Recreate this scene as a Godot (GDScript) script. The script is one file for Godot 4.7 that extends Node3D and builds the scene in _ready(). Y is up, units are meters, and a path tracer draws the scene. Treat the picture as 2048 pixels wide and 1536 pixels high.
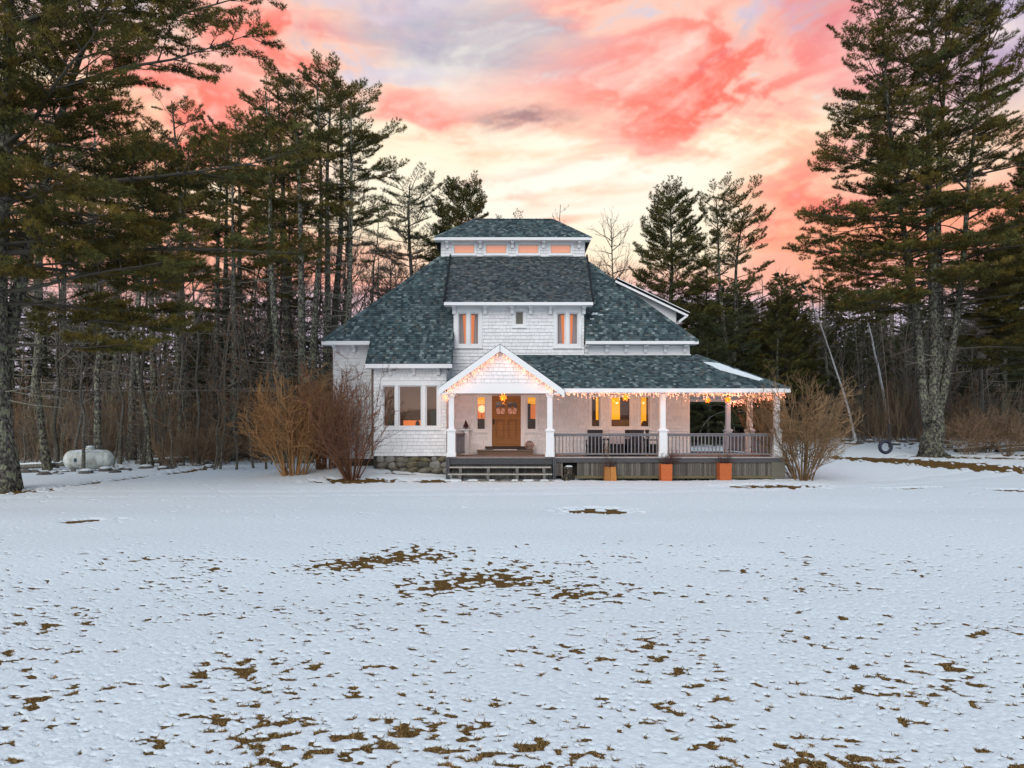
extends Node3D

const EYE := 1.95
const LENS := 1384.0          # pixels of the 2048 wide photograph per unit of tan(angle)
const DECK := 0.93            # height of the porch floor

var M := {}
var used_names := {}
var rng := RandomNumberGenerator.new()
var noise_low := FastNoiseLite.new()
var noise_pit := FastNoiseLite.new()
var noise_rag := FastNoiseLite.new()
var noise_dimple := FastNoiseLite.new()
var house: Node3D


# ------------------------------------------------------------------ mesh collector
class MB:
	var v := PackedVector3Array()
	var n := PackedVector3Array()
	var c := PackedColorArray()
	var ix := PackedInt32Array()

	func tri(a: Vector3, b: Vector3, d: Vector3, col := Color.WHITE) -> void:   # counter-clockwise seen from outside
		var nn := (b - a).cross(d - a).normalized()
		var k := v.size()
		v.append(a); v.append(d); v.append(b)
		for i in 3:
			n.append(nn); c.append(col); ix.append(k + i)

	func quad(a: Vector3, b: Vector3, d: Vector3, e: Vector3, col := Color.WHITE) -> void:
		var nn := (d - a).cross(e - b).normalized()
		var k := v.size()
		v.append(a); v.append(b); v.append(d); v.append(e)
		for i in 4:
			n.append(nn); c.append(col)
		ix.append(k); ix.append(k + 2); ix.append(k + 1)
		ix.append(k); ix.append(k + 3); ix.append(k + 2)

	func box(mid: Vector3, size: Vector3, col := Color.WHITE, turn := Basis.IDENTITY) -> void:
		var h := size * 0.5
		var p := []
		for i in 8:
			p.append(mid + turn * Vector3(h.x if i & 1 else -h.x, h.y if i & 2 else -h.y, h.z if i & 4 else -h.z))
		quad(p[4], p[5], p[7], p[6], col)
		quad(p[1], p[0], p[2], p[3], col)
		quad(p[5], p[1], p[3], p[7], col)
		quad(p[0], p[4], p[6], p[2], col)
		quad(p[6], p[7], p[3], p[2], col)
		quad(p[0], p[1], p[5], p[4], col)

	func span(lo: Vector3, hi: Vector3, col := Color.WHITE) -> void:
		box((lo + hi) * 0.5, (hi - lo).abs(), col)

	func slab(poly: Array, thick: Vector3, col := Color.WHITE) -> void:      # a flat polygon, its outline CCW from outside, with a body behind it
		var q := []
		for p in poly:
			q.append(p + thick)
		for i in range(1, poly.size() - 1):
			tri(poly[0], poly[i], poly[i + 1], col)
			tri(q[0], q[i + 1], q[i], col)
		for i in poly.size():
			var j := (i + 1) % poly.size()
			quad(poly[i], q[i], q[j], poly[j], col)

	func ring(mid: Vector3, axis: Vector3, r: float, sides: int, col: Color, squash := 1.0) -> int:
		var up := Vector3.UP if absf(axis.y) < 0.9 else Vector3.RIGHT
		var a := axis.cross(up).normalized()
		var b := axis.cross(a).normalized()
		var k := v.size()
		for i in sides:
			var t := TAU * i / sides
			var d := a * cos(t) + b * sin(t) * squash
			v.append(mid + d * r); n.append(d); c.append(col)
		return k

	func tube(pts: Array, radii: Array, sides: int, col := Color.WHITE, caps := false) -> void:
		var last := -1
		var up := Vector3.UP
		var first_axis: Vector3 = (pts[1] - pts[0]).normalized()
		if absf(first_axis.y) > 0.8:
			up = Vector3(0.3, 0.0, 1.0).normalized()
		for j in pts.size():
			var axis: Vector3 = (pts[mini(j + 1, pts.size() - 1)] - pts[maxi(j - 1, 0)]).normalized()
			var a := axis.cross(up)
			if a.length() < 0.05:
				a = axis.cross(Vector3(0.7, 0.1, 0.7))
			a = a.normalized()
			var b := axis.cross(a)
			var k := v.size()
			var r: float = radii[j]
			for i in sides:
				var t := TAU * i / sides
				var d := a * cos(t) + b * sin(t)
				v.append(pts[j] + d * r); n.append(d); c.append(col)
			if last >= 0:
				for i in sides:
					var e := (i + 1) % sides
					ix.append(last + i); ix.append(k + i); ix.append(last + e)
					ix.append(last + e); ix.append(k + i); ix.append(k + e)
			elif caps:
				for i in range(1, sides - 1):
					ix.append(k); ix.append(k + i + 1); ix.append(k + i)
			last = k
		if caps:
			for i in range(1, sides - 1):
				ix.append(last); ix.append(last + i); ix.append(last + i + 1)

	func lathe(profile: Array, sides: int, col := Color.WHITE, at := Vector3.ZERO) -> void:   # profile of (radius, height), bottom to top
		for j in profile.size() - 1:
			var p: Vector2 = profile[j]
			var q: Vector2 = profile[j + 1]
			var slope := Vector2(q.y - p.y, p.x - q.x).normalized()
			var k := v.size()
			for i in sides + 1:
				var t := TAU * i / sides
				var d := Vector3(cos(t), 0, sin(t))
				for w in [p, q]:
					v.append(at + d * w.x + Vector3(0, w.y, 0))
					n.append((d * slope.x + Vector3(0, slope.y, 0)).normalized()); c.append(col)
			for i in sides:
				var a := k + i * 2
				ix.append(a); ix.append(a + 2); ix.append(a + 1)
				ix.append(a + 1); ix.append(a + 2); ix.append(a + 3)

	func ball(mid: Vector3, r: Vector3, rings: int, sides: int, col := Color.WHITE) -> void:
		var k := v.size()
		for j in rings + 1:
			var f := PI * j / rings
			for i in sides + 1:
				var t := TAU * i / sides
				var d := Vector3(sin(f) * cos(t), cos(f), sin(f) * sin(t))
				v.append(mid + d * r); n.append((d / r).normalized()); c.append(col)
		for j in rings:
			for i in sides:
				var a := k + j * (sides + 1) + i
				var b := a + sides + 1
				ix.append(a); ix.append(b); ix.append(a + 1)
				ix.append(a + 1); ix.append(b); ix.append(b + 1)

	func add(o: MB, t: Transform3D, tint := Color.WHITE) -> void:
		var k := v.size()
		v.append_array(t * o.v)
		for x in o.n:
			n.append((t.basis * x).normalized())
		for x in o.c:
			c.append(x * tint)
		for i in o.ix:
			ix.append(i + k)

	func mesh(m: Material) -> ArrayMesh:
		var a := []
		a.resize(Mesh.ARRAY_MAX)
		a[Mesh.ARRAY_VERTEX] = v
		a[Mesh.ARRAY_NORMAL] = n
		a[Mesh.ARRAY_COLOR] = c
		a[Mesh.ARRAY_INDEX] = ix
		var r := ArrayMesh.new()
		r.add_surface_from_arrays(Mesh.PRIMITIVE_TRIANGLES, a)
		r.surface_set_material(0, m)
		return r


# ------------------------------------------------------------------ things and parts
func numbered(called: String) -> String:
	var k: int = used_names.get(called, 0)
	used_names[called] = k + 1
	return called if k == 0 else "%s_%03d" % [called, k]


func tag(o: Node, label := "", category := "", group := "", kind := "") -> Node:
	for pair in [["label", label], ["category", category], ["group", group], ["kind", kind]]:
		if pair[1] != "":
			o.set_meta(pair[0], pair[1])
	return o


func thing(called: String, label: String, category: String, at := Vector3.ZERO, group := "") -> Node3D:
	var o := Node3D.new()
	o.name = numbered(called)
	add_child(o)
	o.position = at
	tag(o, label, category, group)
	return o


func hang(called: String, mesh: Mesh, parent: Node3D) -> MeshInstance3D:       # a part: a mesh under its thing, part or piece
	var o := MeshInstance3D.new()
	o.mesh = mesh
	o.name = called if not parent.has_node(NodePath(called)) else called + "_%03d" % next_free(parent, called)
	parent.add_child(o, true)
	return o


func next_free(parent: Node, called: String) -> int:
	var key := "free_" + called
	var k: int = parent.get_meta(key, 0) + 1
	parent.set_meta(key, k)
	return k


func part(called: String, mb: MB, mat: Material, parent: Node3D, kind := "") -> MeshInstance3D:
	var o := hang(called, mb.mesh(mat), parent)
	if kind != "":
		o.set_meta("kind", kind)
	return o


func group_part(called: String, parent: Node3D) -> Node3D:
	var o := Node3D.new()
	o.name = called if not parent.has_node(NodePath(called)) else called + "_%03d" % next_free(parent, called)
	parent.add_child(o, true)
	return o


func ground_piece(called: String, mesh: Mesh, label: String) -> MeshInstance3D:
	var o := MeshInstance3D.new()
	o.mesh = mesh
	o.name = numbered(called)
	add_child(o)
	tag(o, label, "", "", "structure")
	return o


func scatter(called: String, mesh: Mesh, where: Array, tints: Array, parent: Node3D) -> MultiMeshInstance3D:
	var mm := MultiMesh.new()
	mm.transform_format = MultiMesh.TRANSFORM_3D
	mm.use_colors = true
	mm.mesh = mesh
	mm.instance_count = where.size()
	for i in where.size():
		mm.set_instance_transform(i, where[i])
		mm.set_instance_color(i, tints[i] if tints.size() > i else Color.WHITE)
	var o := MultiMeshInstance3D.new()
	o.multimesh = mm
	o.name = called if not parent.has_node(NodePath(called)) else called + "_%03d" % next_free(parent, called)
	parent.add_child(o, true)
	return o


func copy_thing(o: Node3D, at: Vector3, turn := 0.0, size := 1.0, label := "", group := "") -> Node3D:
	var r: Node3D = o.duplicate()
	r.name = numbered(str(o.name).trim_suffix("_" + str(o.name).get_slice("_", str(o.name).get_slice_count("_") - 1)) if str(o.name).right(3).is_valid_int() else str(o.name))
	add_child(r)
	r.position = at
	r.rotation.y = turn
	r.scale = Vector3.ONE * size
	if label != "":
		r.set_meta("label", label)
	if group != "":
		r.set_meta("group", group)
	return r


func ss(a: float, b: float, x: float) -> float:
	var t := clampf((x - a) / (b - a), 0.0, 1.0)
	return t * t * (3.0 - 2.0 * t)


func lin(r: int, g: int, b: int) -> Color:      # an sRGB colour as linear values
	return Color8(r, g, b).srgb_to_linear()


func gray(k: float) -> Color:
	return Color(k, k, k)


func shade(c: Color, k: float) -> Color:
	return Color(c.r * k, c.g * k, c.b * k, 1.0)


# ------------------------------------------------------------------ materials
func noise_tex(freq: float, ramp: Array, offsets: Array, size := 512, kind := FastNoiseLite.TYPE_SIMPLEX_SMOOTH, octaves := 4, srgb := true, normal := 0.0) -> NoiseTexture2D:
	var f := FastNoiseLite.new()
	f.noise_type = kind
	f.frequency = freq
	f.fractal_octaves = octaves
	f.seed = 11 + int(freq * 1000.0) % 97
	var t := NoiseTexture2D.new()
	t.width = size
	t.height = size
	t.seamless = true
	t.noise = f
	if normal > 0.0:
		t.as_normal_map = true
		t.bump_strength = normal
		return t
	var g := Gradient.new()
	var cs := PackedColorArray()
	for c in ramp:
		cs.append(c.linear_to_srgb() if srgb else c)
	g.offsets = PackedFloat32Array(offsets)
	g.colors = cs
	t.color_ramp = g
	return t


func mat(name_: String, rough: float, tex: Texture2D = null, scale := Vector3.ONE, vertex := true, world := true) -> StandardMaterial3D:
	var m := StandardMaterial3D.new()
	m.resource_name = name_
	m.roughness = rough
	m.vertex_color_use_as_albedo = vertex
	if tex:
		m.albedo_texture = tex
		m.uv1_triplanar = true
		m.uv1_world_triplanar = world
		m.uv1_scale = scale
		m.uv1_triplanar_sharpness = 4.0
	return m


func relief(m: StandardMaterial3D, tex: Texture2D, centimetres: float) -> void:
	m.heightmap_enabled = true
	m.heightmap_texture = tex
	m.heightmap_scale = centimetres


func glow(name_: String, c: Color, k: float) -> StandardMaterial3D:
	var m := StandardMaterial3D.new()
	m.resource_name = name_
	m.albedo_color = c
	m.emission_enabled = true
	m.emission = c
	m.emission_energy_multiplier = k
	return m


func lichen_image(freq: float, level: float) -> ImageTexture:      # grey fissured bark with pale green crusts of lichen
	var f := FastNoiseLite.new()
	f.frequency = freq
	f.fractal_octaves = 4
	f.seed = 4
	var g := FastNoiseLite.new()
	g.frequency = freq * 1.7
	g.fractal_octaves = 5
	g.seed = 9
	var a := f.get_seamless_image(512, 512)
	var b := g.get_seamless_image(512, 512)
	var out := Image.create(512, 512, false, Image.FORMAT_RGB8)
	for y in 512:
		for x in 512:
			var p := a.get_pixel(x, y).r
			var q := b.get_pixel(x, y).r
			var c := Color(0.06, 0.054, 0.047).lerp(Color(0.19, 0.175, 0.155), ss(0.3, 0.68, q))
			c = c.lerp(Color(0.25, 0.275, 0.15).lerp(Color(0.33, 0.345, 0.26), q), ss(level - 0.03, level + 0.07, p + 0.25 * (q - 0.5)))
			out.set_pixel(x, y, c.linear_to_srgb())
	return ImageTexture.create_from_image(out)


func make_materials() -> void:
	var fine := noise_tex(0.05, [gray(0.86), gray(1.0)], [0.25, 0.75])
	var streak := noise_tex(0.02, [gray(0.6), gray(0.85), gray(1.0)], [0.25, 0.5, 0.75], 512, FastNoiseLite.TYPE_SIMPLEX_SMOOTH, 5)
	M.white = mat("white paint", 0.55, noise_tex(0.05, [gray(0.76), gray(0.84)], [0.25, 0.75]), Vector3(1.5, 0.7, 1.5))
	M.wall_shingle = mat("painted shingle", 0.6, noise_tex(0.03, [gray(0.9), gray(0.96), gray(1.0)], [0.2, 0.5, 0.8]), Vector3(4.0, 0.8, 4.0))
	M.roof = mat("asphalt shingle", 0.95, noise_tex(0.2, [gray(0.55), gray(1.0), gray(1.35)], [0.2, 0.5, 0.8]), Vector3(1.2, 1.2, 1.2))
	M.roof.metallic_specular = 0.3
	M.wood = mat("weathered wood", 0.85, streak, Vector3(6.0, 0.5, 6.0))
	M.wood_flat = mat("weathered tread", 0.85, streak, Vector3(0.5, 6.0, 6.0))
	M.bark = mat("lichen bark", 0.95, lichen_image(0.013, 0.6), Vector3(0.8, 0.5, 0.8))
	relief(M.bark, noise_tex(0.04, [gray(0), gray(1)], [0.25, 0.75], 512, FastNoiseLite.TYPE_SIMPLEX_SMOOTH, 4, false), 3.0)
	M.bark.metallic_specular = 0.2
	M.bark_dark = mat("grey bark", 0.95, lichen_image(0.022, 0.72), Vector3(1.6, 0.7, 1.6))
	M.bark_dark.metallic_specular = 0.2
	var birch := noise_tex(0.03, [Color(0.08, 0.075, 0.07), Color(0.6, 0.585, 0.57), Color(0.74, 0.73, 0.72)], [0.24, 0.32, 0.6], 512, FastNoiseLite.TYPE_SIMPLEX_SMOOTH, 4)
	M.birch = mat("birch bark", 0.8, birch, Vector3(0.5, 2.2, 0.5))
	M.twig = mat("twig", 0.9)
	M.twig.metallic_specular = 0.2
	M.needle = mat("pine needle", 0.75)
	M.needle.metallic_specular = 0.25
	M.needle.backlight_enabled = true
	M.needle.backlight = Color(0.25, 0.25, 0.25)
	M.grass = mat("dry grass", 0.95)
	M.grass.metallic_specular = 0.15
	M.lawn = mat("brown lawn", 1.0, noise_tex(0.06, [Color(0.075, 0.042, 0.017), Color(0.19, 0.11, 0.04), Color(0.3, 0.19, 0.07)], [0.25, 0.5, 0.75], 1024, FastNoiseLite.TYPE_SIMPLEX_SMOOTH, 5), Vector3(1.1, 1.1, 1.1))
	relief(M.lawn, noise_tex(0.12, [gray(0), gray(1)], [0.2, 0.8], 512, FastNoiseLite.TYPE_SIMPLEX_SMOOTH, 4, false), 2.0)
	M.lawn.metallic_specular = 0.1
	M.snow = mat("snow", 0.7, noise_tex(0.02, [Color(0.625, 0.665, 0.685), Color(0.715, 0.755, 0.77)], [0.3, 0.7], 1024, FastNoiseLite.TYPE_SIMPLEX_SMOOTH, 5), Vector3(0.6, 0.6, 0.6))
	relief(M.snow, noise_tex(0.09, [gray(0), gray(1)], [0.25, 0.75], 512, FastNoiseLite.TYPE_SIMPLEX_SMOOTH, 4, false), 0.25)
	M.snow.metallic_specular = 0.2
	M.stone = mat("field stone", 0.9, noise_tex(0.04, [gray(0.45), gray(0.8), gray(1.1), gray(1.4)], [0.2, 0.45, 0.6, 0.8], 512, FastNoiseLite.TYPE_SIMPLEX_SMOOTH, 5), Vector3(1.5, 1.5, 1.5))
	M.dark = mat("dark", 0.7)
	M.oak = mat("oak", 0.5, noise_tex(0.02, [Color(0.14, 0.052, 0.006), Color(0.29, 0.112, 0.013), Color(0.42, 0.175, 0.025)], [0.25, 0.5, 0.75], 512, FastNoiseLite.TYPE_SIMPLEX_SMOOTH, 5), Vector3(9.0, 0.8, 9.0))
	M.planter = mat("planter", 0.75, noise_tex(0.02, [gray(0.72), gray(1.0), gray(1.2)], [0.25, 0.5, 0.75]), Vector3(5.0, 0.8, 5.0))
	M.cloth = mat("cloth", 0.95, fine, Vector3(3, 3, 3))
	M.plain = mat("plain", 0.8)
	M.rubber = mat("rubber", 0.6)
	M.tank = mat("tank paint", 0.5, noise_tex(0.012, [Color(0.4, 0.41, 0.36), Color(0.56, 0.58, 0.53), Color(0.66, 0.68, 0.64)], [0.2, 0.5, 0.7]), Vector3(0.7, 0.4, 0.7))
	M.metal = mat("dark metal", 0.5)
	M.metal.metallic = 0.6
	# panes: thin coated glass that mirrors about a third of what is before it
	var im := Image.create(4, 4, false, Image.FORMAT_RGB8)
	im.fill(Color8(255, 6, 255))
	var orm := ImageTexture.create_from_image(im)
	for pair in [["glass", 0.22], ["glass_clear", 0.1], ["glass_dark", 0.24]]:
		var g := ORMMaterial3D.new()
		g.resource_name = pair[0]
		g.orm_texture = orm
		g.albedo_color = Color(0.97, 0.9, 0.86, pair[1]) if pair[0] != "glass_dark" else Color(1.0, 0.84, 0.74, pair[1])
		g.transparency = BaseMaterial3D.TRANSPARENCY_ALPHA
		M[pair[0]] = g
	M.lit_amber = glow("lit amber", Color8(255, 172, 30), 0.85)
	M.lit_orange = glow("lit orange", Color8(226, 120, 58), 0.75)
	M.lit_peach = glow("lit peach", Color8(232, 160, 128), 0.42)
	M.lit_pink = glow("lit pink", Color8(250, 186, 150), 0.7)
	M.lit_globe = glow("lit globe", Color8(255, 205, 150), 1.3)
	M.bulb = glow("fairy bulb", Color8(255, 172, 138), 1.5)
	M.star = glow("star lamp", Color8(255, 140, 42), 1.2)


# ------------------------------------------------------------------ the lie of the land
func ground_y(x: float, d: float) -> float:      # d: metres in front of the camera
	var y := -0.22 * ss(21.0, 8.0, d)
	y += 0.5 * ss(26.0, 36.0, d) * lerpf(0.25, 1.0, ss(-14.0, 2.0, x))
	y += 0.8 * ss(35.0, 52.0, d) + 0.8 * ss(52.0, 110.0, d)
	y += 0.32 * exp(-pow((x + 6.3) / 2.9, 2.0) - pow((d - 28.6) / 2.0, 2.0))
	y += 0.12 * ss(17.5, 14.5, d) * ss(9.0, 13.0, d)
	y += 0.05 * noise_low.get_noise_2d(x * 0.8, d * 1.3)
	return y


func road_d(x: float) -> float:
	return 21.2 + 0.07 * x if x < 0.0 else 21.2 + 0.07 * x + 0.016 * x * x


# bare ground: centre x, centre distance, half width, half depth, how the centre shifts with x
const BARE := [
	[2.0, 16.7, 1.1, 0.95, 0.0], [-1.3, 11.3, 1.0, 0.7, 0.0], [-0.95, 9.7, 0.5, 0.55, 0.0], [0.9, 9.1, 0.6, 0.4, -0.2], [-0.3, 10.2, 0.4, 0.4, 0.5], [0.25, 9.9, 0.4, 0.25, 0.4],
	[-2.6, 10.8, 0.5, 0.28, 0.2], [-1.9, 11.0, 0.25, 0.2, 0.0], [0.1, 4.55, 0.36, 0.26, -0.3], [0.55, 4.5, 0.2, 0.2, 0.4], [-0.75, 4.9, 0.3, 0.16, 0.4], [-1.75, 4.75, 0.18, 0.28, -0.6],
	[2.4, 4.6, 0.26, 0.2, 0.3], [-2.6, 6.2, 0.2, 0.12, 0.0], [3.1, 6.1, 0.3, 0.14, -0.2], [1.85, 4.4, 0.28, 0.12, 0.0],
	[19.6, 32.8, 4.6, 3.0, -0.9], [22.9, 36.2, 2.6, 1.5, -0.2], [26.0, 35.2, 3.4, 1.2, -0.3], [30.0, 36.5, 4.0, 1.5, -0.3],
	[8.8, 23.6, 2.1, 1.0, 0.05], [13.2, 22.8, 1.4, 0.45, 0.2], [-5.7, 25.6, 2.0, 1.0, 0.05], [-3.0, 25.6, 1.1, 0.9, 0.1], [-4.2, 27.5, 1.5, 0.25, 0.0], [-0.4, 25.75, 2.4, 0.75, 0.0],
	[6.0, 26.45, 5.4, 0.42, 0.0], [-16.2, 21.4, 2.2, 1.3, 0.0], [-15.0, 25.5, 0.4, 4.5, 0.0], [-14.6, 31.5, 0.5, 3.0, 0.0], [-9.1, 14.7, 0.4, 0.3, 0.2], [-8.4, 14.9, 0.12, 0.06, 0.2],
	[15.8, 21.8, 1.0, 0.7, -0.3], [11.0, 26.0, 1.0, 0.5, 0.0], [0.0, 36.0, 8.0, 7.6, 0.0],
]


func snow_over(x: float, d: float) -> float:      # thickness of the snow, below zero where the ground shows
	var rag := noise_rag.get_noise_2d(x, d * 1.25)
	var near := ss(17.0, 12.5, d)
	var t := lerpf(0.06, 0.013, near) + 0.006 * noise_low.get_noise_2d(x * 3.0 + 40.0, d * 3.0)
	var pit := noise_pit.get_noise_2d(x, d * 1.5)
	var fleck := noise_dimple.get_noise_2d(x, d * 1.6)
	var wide := noise_low.get_noise_2d(x * 5.0 + 90.0, d * 6.0)
	var open := ss(13.5, 10.0, d)
	var th := lerpf(0.6, lerpf(0.4, 0.33, ss(8.0, 4.5, d)), open) - 0.3 * wide
	var tf := lerpf(0.7, 0.42, open) - 0.25 * wide
	if d < 13.2:
		for b in BARE:
			var ux: float = (x - b[0]) / b[2]
			if b[1] < 13.0 and absf(ux) < 2.0:
				var ud: float = (d - b[1] - b[4] * (x - b[0])) / b[3]
				var w := exp(-(ux * ux + ud * ud) * 0.7)
				var kk := 0.4 if d > 8.0 else 0.26
				th -= kk * w
				tf -= kk * 0.7 * w
	var cut := maxf(ss(th, th + 0.16, pit), 0.85 * ss(tf, tf + 0.14, fleck))
	t -= near * (0.0015 * ss(0.0, 0.5, fleck) + 0.003 * ss(th - 0.25, th, pit))
	for b in BARE:
		var ux: float = (x - b[0]) / b[2]
		if absf(ux) > 1.6 or b[1] < 13.0:
			continue
		var ud: float = (d - b[1] - b[4] * (x - b[0])) / b[3]
		var q := ux * ux + ud * ud
		if q < 2.4:
			cut = maxf(cut, ss(-0.08, 0.22, 1.0 - q + 1.2 * rag - 0.12))
	if d > 29.0:      # the floor of the woods: snow with leaf litter
		var woods := ss(-13.5, -15.5, x - 0.12 * (d - 30.0)) * ss(30.0, 32.0, d)
		woods = maxf(woods, ss(38.0, 44.0, d + 2.0 * noise_low.get_noise_2d(x, 3.0)) * (1.0 - 0.9 * ss(12.0, 9.0, absf(x - 12.0)) * ss(60.0, 50.0, d)))
		if woods > 0.0:
			cut = maxf(cut, woods * ss(0.04, 0.2, rag + 0.5 * wide - 0.06))
	for s in [-0.8, 0.8]:
		var e: float = (d - road_d(x) - s * 1.1) / 0.28
		if absf(e) < 3.0:
			t -= 0.045 * exp(-e * e) * (0.7 + 0.5 * rag)
	return lerpf(t, -0.012, cut)


func fan(rows: PackedFloat32Array, columns: int, height: Callable) -> ArrayMesh:
	var v := PackedVector3Array()
	var n := PackedVector3Array()
	var c := PackedColorArray()
	var ix := PackedInt32Array()
	for d in rows:
		var half := 0.79 * d + 2.2
		for j in columns + 1:
			var x := half * (2.0 * j / columns - 1.0)
			v.append(Vector3(x, height.call(x, d), -d))
			c.append(Color.WHITE)
	var w := columns + 1
	n.resize(v.size())
	for i in rows.size():
		for j in w:
			var k := i * w + j
			var a := v[i * w + maxi(j - 1, 0)]
			var b := v[i * w + mini(j + 1, columns)]
			var e := v[maxi(i - 1, 0) * w + j]
			var f := v[mini(i + 1, rows.size() - 1) * w + j]
			n[k] = (b - a).cross(f - e).normalized()
			if i + 1 < rows.size() and j < columns:
				ix.append(k); ix.append(k + w); ix.append(k + 1)
				ix.append(k + 1); ix.append(k + w); ix.append(k + w + 1)
	var r := []
	r.resize(Mesh.ARRAY_MAX)
	r[Mesh.ARRAY_VERTEX] = v
	r[Mesh.ARRAY_NORMAL] = n
	r[Mesh.ARRAY_COLOR] = c
	r[Mesh.ARRAY_INDEX] = ix
	var m := ArrayMesh.new()
	m.add_surface_from_arrays(Mesh.PRIMITIVE_TRIANGLES, r)
	return m


func make_ground() -> void:
	var rows := PackedFloat32Array()
	var d := 3.3
	while d < 30.0:
		rows.append(d)
		d += 0.0042 * d
	while d < 120.0:
		rows.append(d)
		d += 0.012 * d
	var s := fan(rows, 660, func(x, q): return ground_y(x, q) + snow_over(x, q))
	s.surface_set_material(0, M.snow)
	ground_piece("snow", s, "old snow over the lawn with melted holes")
	rows = PackedFloat32Array()
	d = 2.9
	while d < 125.0:
		rows.append(d)
		d += 0.03 * d
	var l := fan(rows, 120, func(x, q): return ground_y(x, q))
	l.surface_set_material(0, M.lawn)
	ground_piece("lawn", l, "brown winter lawn and leaf litter under the snow")
	# the fields all round, out to the horizon and behind the camera
	var mb := MB.new()
	var xs := [-700, -300, -140, -90, -60, -40, -25, -12, 0, 12, 25, 40, 60, 90, 140, 300, 700]
	var ds := [-700, -300, -120, -60, -30, -10, 0, 5, 12, 20, 28, 36, 45, 55, 70, 90, 120, 200, 400, 800]
	for i in xs.size() - 1:
		for j in ds.size() - 1:
			var p := []
			for q in [[i, j], [i + 1, j], [i + 1, j + 1], [i, j + 1]]:
				var low := 0.8 if ds[q[1]] > -8 and ds[q[1]] < 130 and absf(xs[q[0]]) < 0.79 * ds[q[1]] + 9.0 else 0.1
				p.append(Vector3(xs[q[0]], ground_y(xs[q[0]], ds[q[1]]) - low, -ds[q[1]]))
			mb.quad(p[0], p[1], p[2], p[3])
	ground_piece("snow_field", mb.mesh(M.snow), "snowy fields all round the place")
	# hills across the valley behind the camera: the windows mirror them
	mb = MB.new()
	for layer in 2:
		var prev := []
		for i in 81:
			var a := lerpf(-1.25, 1.25, i / 80.0)
			var r := 520.0 + layer * 220.0
			var h := (9.0 + 7.0 * sin(a * 5.0 + layer * 2.0) + 5.0 * sin(a * 11.0 + 1.0) + 2.0 * sin(a * 31.0)) * (1.0 + 0.7 * layer)
			var top := Vector3(sin(a) * r, maxf(h, 1.0), cos(a) * r)
			var row := [Vector3(sin(a) * (r - 160.0), -1.0, cos(a) * (r - 160.0)), top, Vector3(sin(a) * (r + 160.0), -1.0, cos(a) * (r + 160.0))]
			if prev:
				for k in 2:
					mb.quad(prev[k], prev[k + 1], row[k + 1], row[k], Color(0.06, 0.05, 0.05) if layer == 0 else Color(0.12, 0.1, 0.12))
			prev = row
	ground_piece("hills", mb.mesh(M.plain), "low wooded hills across the valley")


func make_grass() -> void:
	var mb := MB.new()
	for i in 9:
		var a := rng.randf() * TAU
		var lean := rng.randf_range(0.8, 2.6)
		var h := rng.randf_range(0.008, 0.022)
		var foot := Vector3(rng.randf_range(-0.03, 0.03), 0, rng.randf_range(-0.03, 0.03))
		var tip := foot + Vector3(cos(a) * lean * h, h, sin(a) * lean * h)
		var side := Vector3(-sin(a), 0, cos(a)) * 0.004
		var k := rng.randf_range(0.6, 1.4)
		mb.tri(foot - side, foot + side, tip, Color(0.3 * k, 0.19 * k, 0.07 * k))
	var where := []
	var tints := []
	for i in 90000:
		var d := 3.4 * pow(18.0 / 3.4, rng.randf()) if i < 70000 else rng.randf_range(20.0, 40.0)
		var x := rng.randf_range(-1, 1) * (0.77 * d + 1.0)
		var t := snow_over(x, d)
		if t < -0.002:
			var k := rng.randf_range(0.45, 1.25)
			where.append(Transform3D(Basis(Vector3.UP, rng.randf() * TAU).scaled(Vector3.ONE * rng.randf_range(0.6, 1.2) * (1.0 if d < 18.0 else 1.6)), Vector3(x, ground_y(x, d), -d)))
			tints.append(Color(k, k * rng.randf_range(0.9, 1.05), k))
	var o := scatter("dead_grass", mb.mesh(M.grass), where, tints, self)
	tag(o, "short dead grass showing in the holes of the snow", "grass", "", "stuff")


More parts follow.
